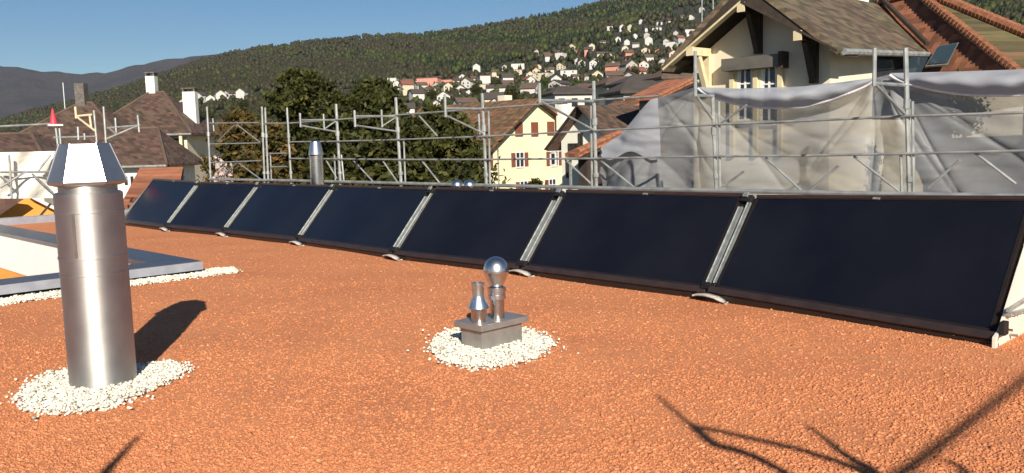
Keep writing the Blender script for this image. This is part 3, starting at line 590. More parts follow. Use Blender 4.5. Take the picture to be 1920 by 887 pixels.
MB().box(c+[-.13, -.10, -.02], c+[.17, .10, .022]).put('cone_base', 'white_wood', r, bevel=.01)
# white tarpaulin on the left
def sheet(fn, nu, nv, name, m, parent=None):
    us, vs = np.meshgrid(np.linspace(0, 1, nu), np.linspace(0, 1, nv)); V = np.array([fn(a, b_) for a, b_ in zip(us.ravel(), vs.ravel())])
    i = np.arange(nu*nv).reshape(nv, nu); return fast_mesh(name, V, np.stack([i[:-1, :-1].ravel(), i[:-1, 1:].ravel(), i[1:, 1:].ravel(), i[1:, :-1].ravel()], 1), m, parent, smooth=True)
def f_t(u_, v_):
    p = lerp(oY(SY+.25, -260, 292), oY(SY+.25, 112, 283), u_); q = lerp(oY(SY+.25, -260, 376), oY(SY+.25, 112, 371), u_)
    r_ = lerp(p, q, v_); r_[1] += .05*math.sin(u_*31+v_*5)+.04*math.sin(u_*13-v_*9); return r_
tag(sheet(f_t, 60, 16, 'tarpaulin', 'tarp'), 'cream white tarpaulin tied to the scaffold left of the tall flue', 'tarpaulin')
# ---------------------------------------------------------------- translucent plastic sheeting
PXX = 10.75
def topprof(px):
    return np.interp(px, [1118, 1128, 1160, 1198, 1222, 1240, 1305, 1330, 1500, 1640, 1668, 1690, 1920, 2100], [292, 274, 252, 210, 186, 181, 164, 172, 172, 147, 140, 150, 158, 160])
ties = [1128, 1232, 1310, 1640, 1675, 2050]
def f_m(u_, v_):
    px = 1119+u_*(2080-1119); a = oX(PXX, px, topprof(px)); 
    q = a.copy(); q[2] = -1.5
    v2 = v_**1.5
    p = lerp(a, q, v2)
    k = 0; kr = 0
    for t in ties:
        ang = math.atan2((px-t)/300, v2*2.5+.04); k += math.sin(ang*9+t)*math.exp(-abs(px-t)/190)*min(1, v2*4); kr += .045*(1-abs(math.sin(ang*6.5+t)))**5*math.exp(-abs(px-t)/240)*min(1, v2*6)
    p[0] += .07*k+kr+.05*math.sin(p[1]*2.1+p[2]*1.3)+.02*math.sin(p[1]*5.3-p[2]*4.1+1)
    return p
sh = thing('plastic_sheeting', 'milky see-through plastic sheeting hung behind the scaffold in front of the chalet', 'plastic sheet', (PXX, 5, -1.5))
sheet(f_m, 520, 150, 'film', 'film', sh)
def f_d(u_, v_):
    px = lerp(1126, 1236, u_); a = oX(PXX-.06, px, topprof(px)+1); q = oX(PXX-.06, px, 292+8*math.sin(u_*9)); p = lerp(a, q, v_); p[0] += .035*math.sin(u_*5+v_*3); return p
sheet(f_d, 50, 24, 'doubled_layer', 'film_fold', sh)
def fold(a_px, b_px, sag, h0, top, label):
    def fn(u_, v_):
        px = lerp(a_px, b_px, u_); s_ = (4*u_*(1-u_))**.8
        pt = oX(PXX-.12, px, top(u_)); pb = oX(PXX-.12, px, top(u_)+h0+sag*s_)
        p = lerp(pt, pb, v_); p[0] += -.16*math.sin(v_*math.pi)*s_+.02*math.sin(u_*17+v_*3)+.006*math.sin(u_*41-v_*5); return p
    r = thing('plastic_fold', label, 'plastic sheet', oX(PXX-.12, (a_px+b_px)/2, top(.5)+sag), 'folded-over tops of the plastic sheeting')
    sheet(fn, 90, 12, 'film', 'film_fold', r)
    b = MB(); pr_ = None
    for k in range(49):
        p = fn(k/48, 1.)
        if pr_ is not None: b.tube(pr_, p, .02, seg=6, cap=False)
        pr_ = p
    b.put('hem', 'film_hem', r, smooth=True)
fold(1308, 1640, 36, 3, lambda t: np.interp(t, [0, .25, .6, 1], [163, 166, 162, 146]), 'left sagging white fold of plastic hung between two scaffold posts below the chalet window')
fold(1668, 2110, 44, 4, lambda t: np.interp(t, [0, .3, .6, 1], [137, 134, 129, 124]), 'right, larger white fold of plastic sagging towards the picture edge')
# ---------------------------------------------------------------- generic gable roof with overhang; ridge along 'y' or 'x'
def window(px0, py0, px1, py1, plane, parent, shutters=None, closed=False, glass='pane', frame='white_wood', mull=True):
    """window on a wall plane ('Y', v) or ('X', v), proud of it"""
    ax, v = plane; fn = oY if ax == 'Y' else oX
    a = fn(v, px0, py1); c = fn(v, px1, py0); e = 1 if ax == 'Y' else 0; o = 0 if ax == 'Y' else 1
    lo_, hi_ = min(a[o], c[o]), max(a[o], c[o]); z0, z1 = min(a[2], c[2]), max(a[2], c[2])
    def bx(l, h, za, zb, t0, t1):
        A = [0, 0, za]; B = [0, 0, zb]; A[o], B[o] = l, h; A[e], B[e] = v-t1, v-t0; return A, B
    if closed:
        MB().box(*bx(lo_, hi_, z0, z1, -.02, .06)).put('shutter', 'shutter', parent); return
    fr = MB(); w_ = .07
    fr.box(*bx(lo_-w_, lo_, z0-w_, z1+w_, -.02, .05)); fr.box(*bx(hi_, hi_+w_, z0-w_, z1+w_, -.02, .05)); fr.box(*bx(lo_, hi_, z1, z1+w_, -.02, .05)); fr.box(*bx(lo_, hi_, z0-w_, z0, -.02, .09))
    if mull: m_ = (lo_+hi_)/2; fr.box(*bx(m_-.03, m_+.03, z0, z1, .012, .04)); fr.box(*bx(lo_, m_-.03, lerp(z0, z1, .62)-.015, lerp(z0, z1, .62)+.015, .012, .03)); fr.box(*bx(m_+.03, hi_, lerp(z0, z1, .62)-.015, lerp(z0, z1, .62)+.015, .012, .03))
    wo = fr.put('window', frame, parent)
    MB().box(*bx(lo_, hi_, z0, z1, -.02, .01)).put('pane', glass, wo)
    if shutters:
        for s_ in shutters:
            W_ = (hi_-lo_)*.55
            MB().box(*(bx(lo_-w_-W_, lo_-w_-.01, z0, z1, -.01, .04) if s_ < 0 else bx(hi_+w_+.01, hi_+w_+W_, z0, z1, -.01, .04))).put('shutter', 'shutter', parent)
def gable_house(root, x0, x1, y0, y1, zb, ze, zr, ridge, wall, roof, ov=.5, ove=.6, xr=None, th=.18):
    """ridge 'y': gables at y0,y1. xr ridge coordinate"""
    if ridge == 'y':
        xr = (x0+x1)/2 if xr is None else xr; P = lambda s, t, z: (s, t, z); a0, a1, b0, b1 = x0, x1, y0, y1
    else:
        xr = (y0+y1)/2 if xr is None else xr; P = lambda s, t, z: (t, s, z); a0, a1, b0, b1 = y0, y1, x0, x1
    vs = []
    for t in (b0, b1): vs += [P(a0, t, zb), P(a1, t, zb), P(a1, t, ze), P(xr, t, zr), P(a0, t, ze)]
    new_obj('wall', vs, [(0, 1, 2, 3, 4), (9, 8, 7, 6, 5), (0, 5, 6, 1), (1, 6, 7, 2), (2, 7, 8, 3), (3, 8, 9, 4), (4, 9, 5, 0)], wall, root)
    ro = MB()
    for sgn, aa in ((-1, a0), (1, a1)):
        sl = (zr-ze)/abs(xr-aa); ae = aa+sgn*ove; ez = ze-sl*ove
        q = [P(xr, b0-ov, zr+.02), P(xr, b1+ov, zr+.02), P(ae, b1+ov, ez+.02), P(ae, b0-ov, ez+.02)]
        nv = np.cross(np.array(q[1])-q[0], np.array(q[3])-q[0]); nv = nv if nv[2] > 0 else -nv
        ro.slab(q, th, nv)
    return ro.put('roof', roof, root)
def chimney(parent, p0, w, d, h, m='white_plaster', cap=True):
    b = MB(); x, y, z = p0; b.box((x-w/2, y-d/2, z-1.2), (x+w/2, y+d/2, z+h)); o = b.put('chimney', m, parent)
    if cap:
        b = MB(); b.box((x-w/2-.06, y-d/2-.06, z+h+.18), (x+w/2+.06, y+d/2+.06, z+h+.25))
        for sx in (-1, 1):
            for sy in (-1, 1): b.box((x+sx*(w/2-.08)-.05, y+sy*(d/2-.08)-.05, z+h), (x+sx*(w/2-.08)+.05, y+sy*(d/2-.08)+.05, z+h+.18))
        b.put('chimney_cap', 'soot', o)
# ---- yellow house
GY = 42.6
yh = thing('yellow_house', 'pale yellow gabled house with red-brown shutters and a rusty tiled roof', 'house', (43.2, 48, -10))
rf = gable_house(yh, 38.7, 49.3, GY, 54.5, -10, 1.0, 4.25, 'y', 'yellow_plaster', 'tile_rust', .55, .7, 43.24)
for (a, b_, c, d) in [(966, 229, 979, 256), (996, 229, 1008, 256), (1026, 228, 1038, 254)]: window(a, b_, c, d, ('Y', GY), yh, closed=True)
window(968, 286, 981, 313, ('Y', GY), yh, (-1, 1)); window(1033, 284, 1045, 311, ('Y', GY), yh, (-1, 1)); window(1030, 336, 1041, 362, ('Y', GY), yh, (-1,)); window(976, 340, 988, 366, ('Y', GY), yh, (-1, 1)); window(906, 286, 916, 320, ('Y', GY), yh, (-1, 1))
p = D(61, 1054, 212); chimney(rf, (p[0], p[1], p[2]), .6, .6, .6, 'white_plaster', True)
p = D(64, 947, 197); chimney(rf, (p[0], p[1], p[2]-.2), .75, .75, .9, 'cream_plaster', False)
# eaves rafters on the verge
p = oY(GY, 927, 280); MB().tube((p[0]+.25, GY-.08, -9), (p[0]+.25, GY-.08, 1.0), .05).put('downpipe', 'galv_dull', yh)
b = MB()
for s_, xe, ze_ in ((-1, 38.0, .5), (1, 50.0, .62)): b.beam((43.24, GY-.5, 4.2), (xe, GY-.5, ze_-.02), .05, .22, up=(0, 1, 0))
b.put('verge_board', 'dark_wood', yh)
# ---- pale house right of it
ap = D(44, 1085, 196); PX_ = ap[0]; le = oX(PX_, 1024, 279)
ph_ = thing('pale_house', 'pale green-white gabled house with a dark verge, right of the yellow house', 'house', (PX_+5, ap[1], -10))
sl = (ap[2]-le[2])/(le[1]-ap[1]); hw_ = le[1]-ap[1]-.55; zw = ap[2]-sl*hw_-.15
rf = gable_house(ph_, PX_+.6, PX_+10, ap[1]-hw_, ap[1]+hw_, -10, zw, ap[2]-.15, 'x', 'grey_plaster', 'tile_brown', .55, .55, ap[1], .14)
MB().beam(ap+[-.03, 0, -.05], le+[-.03, 0, -.05], .06, .25, up=(1, 0, 0)).put('verge_board', 'dark_wood', ph_)
ri = np.array([PX_, 2*ap[1]-le[1], le[2]]); MB().beam(ap+[-.03, 0, -.05], ri+[-.03, 0, -.05], .06, .25, up=(1, 0, 0)).put('verge_board', 'dark_wood', ph_)
W_ = ('X', PX_+.6)
window(1068, 271, 1082, 284, W_, ph_, None, frame='dark_wood'); window(1064, 304, 1069, 331, W_, ph_, None, mull=False, frame='dark_wood'); window(1034, 288, 1041, 308, W_, ph_, None, mull=False)
window(1087, 252, 1091, 276, W_, ph_, None, mull=False, frame='dark_wood')
q0 = oX(PX_-.9, 1064, 296); q1 = oX(PX_-.9, 1112, 300); b = MB(); b.box((PX_-.9, q1[1]-1, q0[2]-.12), (PX_+.58, q0[1], q0[2]+.06)); b.put('balcony_roof', 'grey_wall', ph_)
for k in range(4): yy = lerp(q0[1]-.1, q1[1]-.6, k/3); MB().box((PX_-.85, yy-.05, -4), (PX_-.75, yy+.05, q0[2]-.121)).put('balcony_post', 'galv_dull', ph_)
MB().box((PX_+.55, q1[1]-.8, -4), (PX_+.595, q0[1]-.5, q0[2]-.13)).put('dark_doors', 'pane', ph_)

# ---- gabled tile roofs right of that
def verge_house(dep, apx, eavx, root_label, roofm, wall='grey_wall', run=11, right=6., base=-10, name='tiled_house', ov=.5):
    a = D(dep, *apx); Yp = a[1]; e_ = oY(Yp, *eavx); r = thing(name, root_label, 'house', (a[0], Yp+run/2, base))
    s_ = (a[2]-e_[2])/(a[0]-e_[0]); x0 = e_[0]+.5; x1 = a[0]+right
    gable_house(r, x0, x1, Yp+ov, Yp+run, base, e_[2]+.5*s_-.16, a[2]-.16, 'y', wall, roofm, ov, .5, a[0], .14)
    b = MB(); n = int(np.linalg.norm(a-e_)/.32); dv = (a-e_)/n
    for k in range(n): b.tube(e_+dv*k+[0, .07, .03], e_+dv*(k+1.08)+[0, .07, .03], .12, .095, seg=8)
    b.put('verge_tiles', 'ridge', r)
    MB().beam(a+[0, -.02, -.2], e_+[0, -.02, -.2], .05, .2, up=(0, 1, 0)).put('verge_board', 'dark_wood', r)
    return r
verge_house(52, (1224, 184), (1122, 240), 'house with a broad red-brown tiled roof edged in orange, left of the plastic sheeting', 'tile_rust', 'grey_plaster', run=2.4)
verge_house(30, (1172, 247), (1086, 287), 'low lean-to with an orange tiled verge in front of the pale house', 'tile_orange', 'dark_wood', .5, 2., ov=.12)
verge_house(44, (1310, 145), (1236, 181), 'house showing only an orange tile verge beside the chalet eaves', 'tile_orange', 'grey_wall', 1.6, 3.)
# ---- chalet
CX = 19.5; OX = 18.75; OE = 18.62
ch = thing('chalet', 'large cream chalet with mossy tiled roof, deep eaves and timber brackets, right', 'house', (25, 11, -10))
wl = oX(CX, 1300, 150)[1]; wr = oX(CX, 1556, 150)[1]
ap = oX(OX, 1394, 4); el_ = oX(OX, 1248, 131); er_ = oX(OX, 1575, 95)
ry = ap[1]; ya, yb = el_[1], er_[1]
aT = oX(OE, 1394, -45); eL = oX(OE, 1238, 127); eR = oX(OE, 1577, 92); tl = (aT[2]-eL[2])/(eL[1]-aT[1]); tr_ = (aT[2]-eR[2])/(aT[1]-eR[1])
sl_l = (ap[2]-el_[2])/(ya-ry); sl_r = (ap[2]-er_[2])/(ry-yb)
zl = aT[2]-tl*(wl-aT[1])-.2; zr_ = aT[2]-tr_*(aT[1]-wr)-.2; zt_ = aT[2]-.2; ryT = aT[1]
CB = 34.; CB2 = CB
new_obj('wall', [(CX, wl, -10), (CX, wr, -10), (CX, wr, zr_), (CX, ryT, zt_), (CX, wl, zl), (CB, wl, -10), (CB2, wr, -10), (CB, wr, zr_), (CB, ryT, zt_), (CB, wl, zl)],
        [(0, 4, 3, 2, 1), (5, 6, 7, 8, 9), (0, 1, 6, 5), (1, 2, 7, 6), (2, 3, 8, 7), (3, 4, 9, 8), (4, 0, 5, 9)], 'cream_plaster', ch)
def on_slope(px, py):
    n_ = np.array([0, -tr_, 1.]); d = ray(px, py); return C+d*(np.dot(aT-C, n_)/np.dot(d, n_))
VE, VT = on_slope(1739, 98), on_slope(1648, 8)
if VT[1] > ryT: VT = np.array([VT[0], ryT, aT[2]])
b = MB()
b.slab([aT, eL, eL*[0, 1, 1]+[CB, 0, 0], aT*[0, 1, 1]+[CB, 0, 0]], -.14, (0, tl, 1))
b.slab([aT, eR, VE, VT], -.14, (0, -tr_, 1))
rf = b.put('roof', 'tile_mossy', ch); yk = eR[1]; er_ = np.array([OX, eR[1], eR[2]-.02])
for e_, a_, tt_ in ((eL, el_, tl), (eR, oX(OX, 1575, 95), tr_)):
    q_ = [aT-[0, 0, .14], e_-[0, 0, .14], a_-[0, 0, .0], ap]; f0 = [np.array([OE+.03, p[1], p[2]]) for p in q_]; f1 = [np.array([CX, p[1], p[2]]) for p in q_]
    MB().hexa(f0, f1).put('verge_infill', 'dark_wood', ch)
b = MB(); b.beam((OX-.04, ry, ap[2]+.0), (OX-.04, ya, el_[2]-.0), .05, .2, up=(1, 0, 0)); b.put('barge_board', 'cream_trim', ch)
b = MB(); b.beam((OX-.04, ry, ap[2]+.0), (OX-.04, yb, er_[2]-.0), .05, .2, up=(1, 0, 0)); b.put('barge_board', 'dark_wood', ch)
# soffit boards
b = MB(); b.slab([(OX+.05, ry, ap[2]-.0), (OX+.05, ya, el_[2]), (CX, ya, el_[2]), (CX, ry, ap[2])], .02, (0, sl_l, 1)); b.slab([(OX+.05, ry, ap[2]), (OX+.05, yb, er_[2]), (CX, yb, er_[2]), (CX, ry, ap[2])], .02, (0, -sl_r, 1)); b.put('soffit', 'dark_wood', ch)
def brkt(y, z, m_):
    b = MB(); b.box((OX-.1, y-.09, z-.2), (CX, y+.09, z-.0)); b.box((CX-.14, y-.09, z-1.15), (CX-.001, y+.09, z-.2)); b.beam((OX+.25, y, z-.2), (CX-.1, y, z-1.1), .13, .13, up=(0, 1, 0)); b.put('bracket', m_, ch)
    MB().box((OX-.13, y-.10, z-.21), (OX-.101, y+.10, z+.01)).put('beam_end', 'cream_trim', ch)
brkt(ry, ap[2]-.03, 'dark_wood'); yb2 = oX(OX, 1500, 68)[1]; brkt(yb2, ap[2]-sl_r*(ry-yb2)-.02, 'dark_wood'); yl2 = oX(OX, 1298, 98)[1]; brkt(yl2, ap[2]-sl_l*(yl2-ry)-.02, 'cream_trim')
# window pair with roller box
def chwin(px0, px1):
    a = oX(CX, px0, 124); c = oX(CX, px1, 120); y0, y1 = c[1], a[1]; z1 = a[2]-.02; z0 = z1-1.35
    fr = MB(); 
    fr.box((CX-.05, y0-.06, z0-.1), (CX+.02, y0, z1)); fr.box((CX-.05, y1, z0-.1), (CX+.02, y1+.06, z1)); fr.box((CX-.09, y0, z0-.1), (CX+.02, y1, z0)); m_ = (y0+y1)/2
    w_ = fr.put('window', 'cream_trim', ch)
    b = MB()
    for yy in (y0, m_-.03, y1-.05): b.box((CX-.035, yy, z0), (CX-.012, yy+.05, z1))
    for zz in (z0, z0+.45, z0+.9, z1-.05): b.box((CX-.034, y0+.05, zz), (CX-.013, y1-.05, zz+.035))
    b.put('casement', 'white_wood', w_)
    MB().box((CX-.01, y0, z0), (CX+.01, y1, z1)).put('pane', 'pane', w_)
    MB().slab([(CX-.016, y1-.05, z0+.05), (CX-.016, m_+.18, z0+.05), (CX-.016, m_+.10, z1-.06), (CX-.016, y1-.05, z1-.06)], .004, (-1, 0, 0)).put('curtain', 'white_wood', w_)
chwin(1384, 1412); chwin(1428, 1458)
a = oX(CX, 1366, 122); c = oX(CX, 1472, 100)
MB().box((CX-.34, c[1], c[2]-.32), (CX-.001, a[1], c[2]-.02)).put('roller_box', mat('taupe_metal', (.13, .12, .10), (.10, .09, .08), 3, .6), ch)
MB().box((CX-.34, c[1]-.10, c[2]-.36), (CX-.001, c[1]-.001, c[2]+.03)).put('box_end', 'dark_wood', ch)
b = MB()
for pxx in (1376, 1420, 1466): yy = oX(CX, pxx, 150)[1]; b.box((CX-.12, yy-.06, .9), (CX-.03, yy+.06, c[2]-.33))
b.put('window_post', 'cream_trim', ch)
MB().box((CX-.01, oX(CX, 1326, 190)[1], oX(CX, 1320, 148)[2]), (CX-.002, oX(CX, 1306, 190)[1], oX(CX, 1320, 136)[2])).put('wall_lamp', 'pane', ch)
# gutter
MB().tube((OX, yk-.01, er_[2]-.03), VE+[0, -.01, -.06], .075).put('gutter', 'galv_dull', ch)
# side-wall opening (dark veranda) and cream parapet
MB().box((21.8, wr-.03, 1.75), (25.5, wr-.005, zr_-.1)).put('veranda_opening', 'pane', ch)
# cross wing with a hipped red tile roof right of the chalet
def px_poly(pts, dep, name, m, parent, t=.18):
    P = [D(dd, x, y) for (x, y), dd in zip(pts, dep)]; return MB().slab(P, t, None).put(name, m, parent)
wg = thing('hipped_tile_roof_house', 'house behind the chalet with red and lichen-green tile slopes and an orange hip', 'house', (27, 3, -10))
# apex, hip foot etc. in space: the corner (hip foot) is nearest
def plane_pt(p0, p1, p2, px, py):
    n_ = np.cross(p1-p0, p2-p0); d = ray(px, py); return C+d*(np.dot(p0-C, n_)/np.dot(d, n_))
VE2, VT2 = VE+[.1, -.05, -.03], VT+[.1, -.05, -.03]
HF = D(20.6, 1893, 132); SA = lambda x, y: plane_pt(VE2, VT2, HF, x, y)
AP = SA(1712, -6); LT = VT+(AP-VT)*.02; HF2 = SA(1925, 165)
MB().slab([AP, LT, VE2, SA(1712, 168), HF2], -.18, (-1, -1, 1)).put('roof', 'tile_red', wg)
RP = AP+np.array([3.2, -.4, .05]); F3 = plane_pt(AP, HF, AP+np.array([5., -5.2, -.55]), 1960, 88)
SB = lambda x, y: plane_pt(AP, HF, AP+np.array([5., -5.2, -.55]), x, y)
RP = SB(1738, -6); E3 = SB(1975, 92)
MB().slab([AP, HF2, SB(2160, 215), E3, RP], -.18, (-1, -1, 1)).put('roof', 'tile_green', wg)
b = MB(); n = 34; dv = (HF2-AP)/n; nn_ = np.array([-.1, -.1, .15])
for k in range(n): b.tube(AP+dv*k+nn_, AP+dv*(k+1.15)+nn_*1.0, .085, .125, seg=8)
b.put('hip_tiles', 'ridge', wg)
b = MB(); e_ = E3; n = 34; dv = (e_-RP)/n
for k in range(n): b.tube(RP+dv*k+[0, 0, .12], RP+dv*(k+1.1)+[0, 0, .12], .13, .16, seg=8)
b.put('ridge_tiles', 'ridge', wg)
b = MB(); n = 9; dv = (LT-AP)/n
for k in range(n): b.tube(AP+dv*k+[0, 0, .10], AP+dv*(k+1.1)+[0, 0, .10], .09, .12, seg=8)
b.put('ridge_tiles', 'ridge', wg)
b = MB(); b.tube(LT+[0, 0, .22], VE+[0, 0, .22], .07); b.put('valley_gutter', 'dark_wood', wg)
sk = [SA(1750, 99), SA(1789, 93), SA(1768, 134), SA(1726, 137)]
so = MB().slab([p+np.array([-.14, -.14, .12]) for p in sk], .06, (-1, -1, 1)).put('skylight', 'galv_dull', wg)
c = sum(sk)/4; MB().slab([lerp(p, c, .12)+np.array([-.19, -.19, .17]) for p in sk], .01, (-1, -1, 1)).put('pane', mat('skylight_glass', (.05, .08, .10), (.06, .09, .11), 1, .15), so)
b = MB(); b.box((24.6, 2.0, -10), (33, 8.6, 1.2)); b.put('wall', 'soot', wg)
p = D(34, 1757, 6); chimney(wg, (p[0]+.3, p[1]-.2, p[2]-.6), 1.1, .8, 1.2, 'white_plaster', False)
p = D(31, 1600, 4); chimney(rf, (p[0], p[1], p[2]-.5), 1.2, .6, .65, 'white_plaster', False)
# ---- left: houses with hipped roofs (turned to face the viewer)
def hip_house(px, py_apex, dep, wx, wy, z_e, rl, label, roofm='tile_brown', wallm='cream_plaster', yaw=None, ov=.5, base=-10, name='hipped_roof_house'):
    a = D(dep, px, py_apex); yaw = math.atan2(Fh[1], Fh[0])-math.pi/2 if yaw is None else yaw
    r = thing(name, label, 'house', (a[0], a[1], base), rz=yaw); zt = a[2]-base; ze = z_e-base
    hx, hy = wx/2, wy/2
    def L_(nm, vs, fs, m_):
        me = bpy.data.meshes.new(nm); me.from_pydata(vs, [], fs); me.update(); me.materials.append(MT[m_]); o = bpy.data.objects.new(nm, me); col.objects.link(o); o.parent = r; return o
    b = MB(); b.box((-hx, -hy, 0), (hx, hy, ze)); L_('wall', b.v, b.f, wallm)
    X, Y = hx+ov, hy+ov; zl_ = ze-.1
    vs = [(-X, -Y, zl_), (X, -Y, zl_), (X, Y, zl_), (-X, Y, zl_), (-rl/2, 0, zt), (rl/2, 0, zt), (-X, -Y, zl_-.18), (X, -Y, zl_-.18), (X, Y, zl_-.18), (-X, Y, zl_-.18)]
    ro = L_('roof', vs, [(0, 1, 5, 4), (1, 2, 5), (2, 3, 4, 5), (3, 0, 4), (6, 7, 1, 0), (7, 8, 2, 1), (8, 9, 3, 2), (9, 6, 0, 3), (9, 8, 7, 6)], roofm)
    b = MB()
    for p, q in (((-X, -Y, zl_), (-rl/2, 0, zt)), ((X, -Y, zl_), (rl/2, 0, zt)), ((-rl/2-.01, 0, zt), (rl/2+.01, 0, zt))): b.tube(p, q, .09, seg=6)
    L_('ridge_tiles', b.v, b.f, 'tile_far_brown')
    b = MB(); b.tube((-X, -Y-.05, zl_-.1), (X, -Y-.05, zl_-.1), .07, seg=6); L_('gutter', b.v, b.f, 'galv_dull')
    return r, L_, (hx, hy, ze, zt)
r, L_, dm = hip_house(293, 173, 60, 6.4, 7., 2.75, 1.0, 'brown hip-roofed villa with two white chimneys, behind the tall flue')
for (cx_, cy_, z0_, h_, w_) in ((-.35, .2, 15.2, 1.5, .62), (2.55, -.6, 13.2, 2.3, .85)):
    b = MB(); b.box((cx_-w_/2, cy_-.3, z0_-.8), (cx_+w_/2, cy_+.3, z0_+h_)); c_ = L_('chimney', b.v, b.f, 'white_plaster')
    b = MB(); b.box((cx_-w_/2-.05, cy_-.35, z0_+h_+.2), (cx_+w_/2+.05, cy_+.35, z0_+h_+.27)); b.box((cx_-w_/2, cy_-.3, z0_+h_), (cx_-w_/2+.1, cy_+.3, z0_+h_+.2)); b.box((cx_+w_/2-.1, cy_-.3, z0_+h_), (cx_+w_/2, cy_+.3, z0_+h_+.2)); q_ = L_('chimney_cap', b.v, b.f, 'soot')
    q_.parent = c_
for xx in (1.7, 2.5):
    b = MB(); b.box((xx-.25, -3.53, 11.0), (xx+.25, -3.49, 12.3)); L_('window', b.v, b.f, 'pane')
for xx in (1.2, 2.1, 3.0):
    b = MB(); b.box((xx-.09, -4.1, 10.4), (xx+.09, -3.95, 12.45)); L_('balcony_column', b.v, b.f, 'cream_trim')
b = MB(); b.box((.9, -4.15, 10.2), (3.3, -3.5, 10.4)); L_('balcony_floor', b.v, b.f, 'white_plaster')
r, L_, dm = hip_house(262, 241, 52, 4.4, 5.2, .85, 2.2, 'low front wing with a brown hipped roof over a cream wall, behind the flue', wallm='white_plaster')
for xx in (.1, .45, .8, 1.15): 
    b = MB(); b.box((xx-.09, -2.63, 9.6), (xx+.09, -2.59, 10.1)); L_('window', b.v, b.f, 'pane')
b = MB(); b.box((-1.6, -2.66, 7.6), (-.9, -2.6, 10.0)); L_('door', b.v, b.f, 'white_wood')
r, L_, dm = hip_house(160, 193, 56, 8.6, 8, 1.6, .8, 'brown hip-roofed house with a stubby stone chimney, left of the villa')
b = MB(); b.box((-.5, -.3, 14.0), (.1, .3, 16.0)); L_('chimney', b.v, b.f, 'soot')
r, L_, dm = hip_house(-10, 252, 47, 8, 6, 1.35, 4, 'house with a dark low roof above the cream tarpaulin at the left edge', 'tile_brown')
# dead branches lump is a bush: see trees. Mast
p = D(150, 118, 155); q = D(150, 122, 215)
tag(MB().tube((q[0], q[1], -10), p, .16, .10).put('mast', 'galv'), 'thin pale mast rising behind the left-hand brown roofs', 'mast')
# white and red-tiled outbuilding at left of the row
a = D(27, 262, 322); 
ot = thing('tiled_outbuilding', 'outbuilding with a bright orange-red tiled slope beside the left end of the panels', 'outbuilding', (a[0], a[1], -10))
MB().slab([D(27, 264, 322), D(24, 228, 392), D(24, 330, 398), D(27, 345, 320)], .15, (-.4, -.6, 1)).put('roof', 'tile_orange', ot)
q = D(24.5, 240, 395); P1 = [D(24.3, 226, 396), D(24.3, 330, 400)]
b = MB(); lo_ = [p*[1, 1, 0]+[0, 0, -10] for p in (D(24.3, 226, 396), D(24.3, 330, 400), D(27.5, 345, 330), D(27.5, 262, 330))]; hi_ = [p+[0, 0, -.12] for p in (D(24.3, 226, 392), D(24.3, 330, 398), D(27.3, 345, 322), D(27.3, 262, 323))]
b.hexa(lo_, hi_); b.put('wall', 'cream_plaster', ot)
# orange annex beyond the parapet at the left
ox = thing('orange_annex', 'orange rendered annex with a white sloping board, below the cream tarpaulin', 'building', tuple(oY(26, 50, 400)*[1, 1, 0]+[0, 0, -10]))
Pn = [oY(26, *p) for p in ((-120, 340), (-20, 365), (60, 366), (108, 394), (150, 420), (150, 470), (-120, 470))]
MB().slab(Pn, -3., (0, -1, 0)).put('wall', 'orange_plaster', ox)
p, q = oY(25.8, 55, 367), oY(25.8, 116, 398); MB().beam(p, q, .08, .16, up=(0, 1, 0)).put('sloping_board', 'white_wood', ox)
p, q = oY(25.4, 95, 382), oY(25.4, 76, 404); MB().beam(p, q, .05, .05, up=(0, 1, 0)).put('prop', 'dark_wood', ox)
p, q = oY(25.7, 42, 372), oY(25.7, -60, 440); MB().slab([p, q, q+[-3, 0, .0], p+[-3, 0, .6]], .2, (0, -1, 0)).put('roof_shadow_sheet', 'tile_brown', ox)  # dark sheet standing in for a roof's shadow on the orange wall
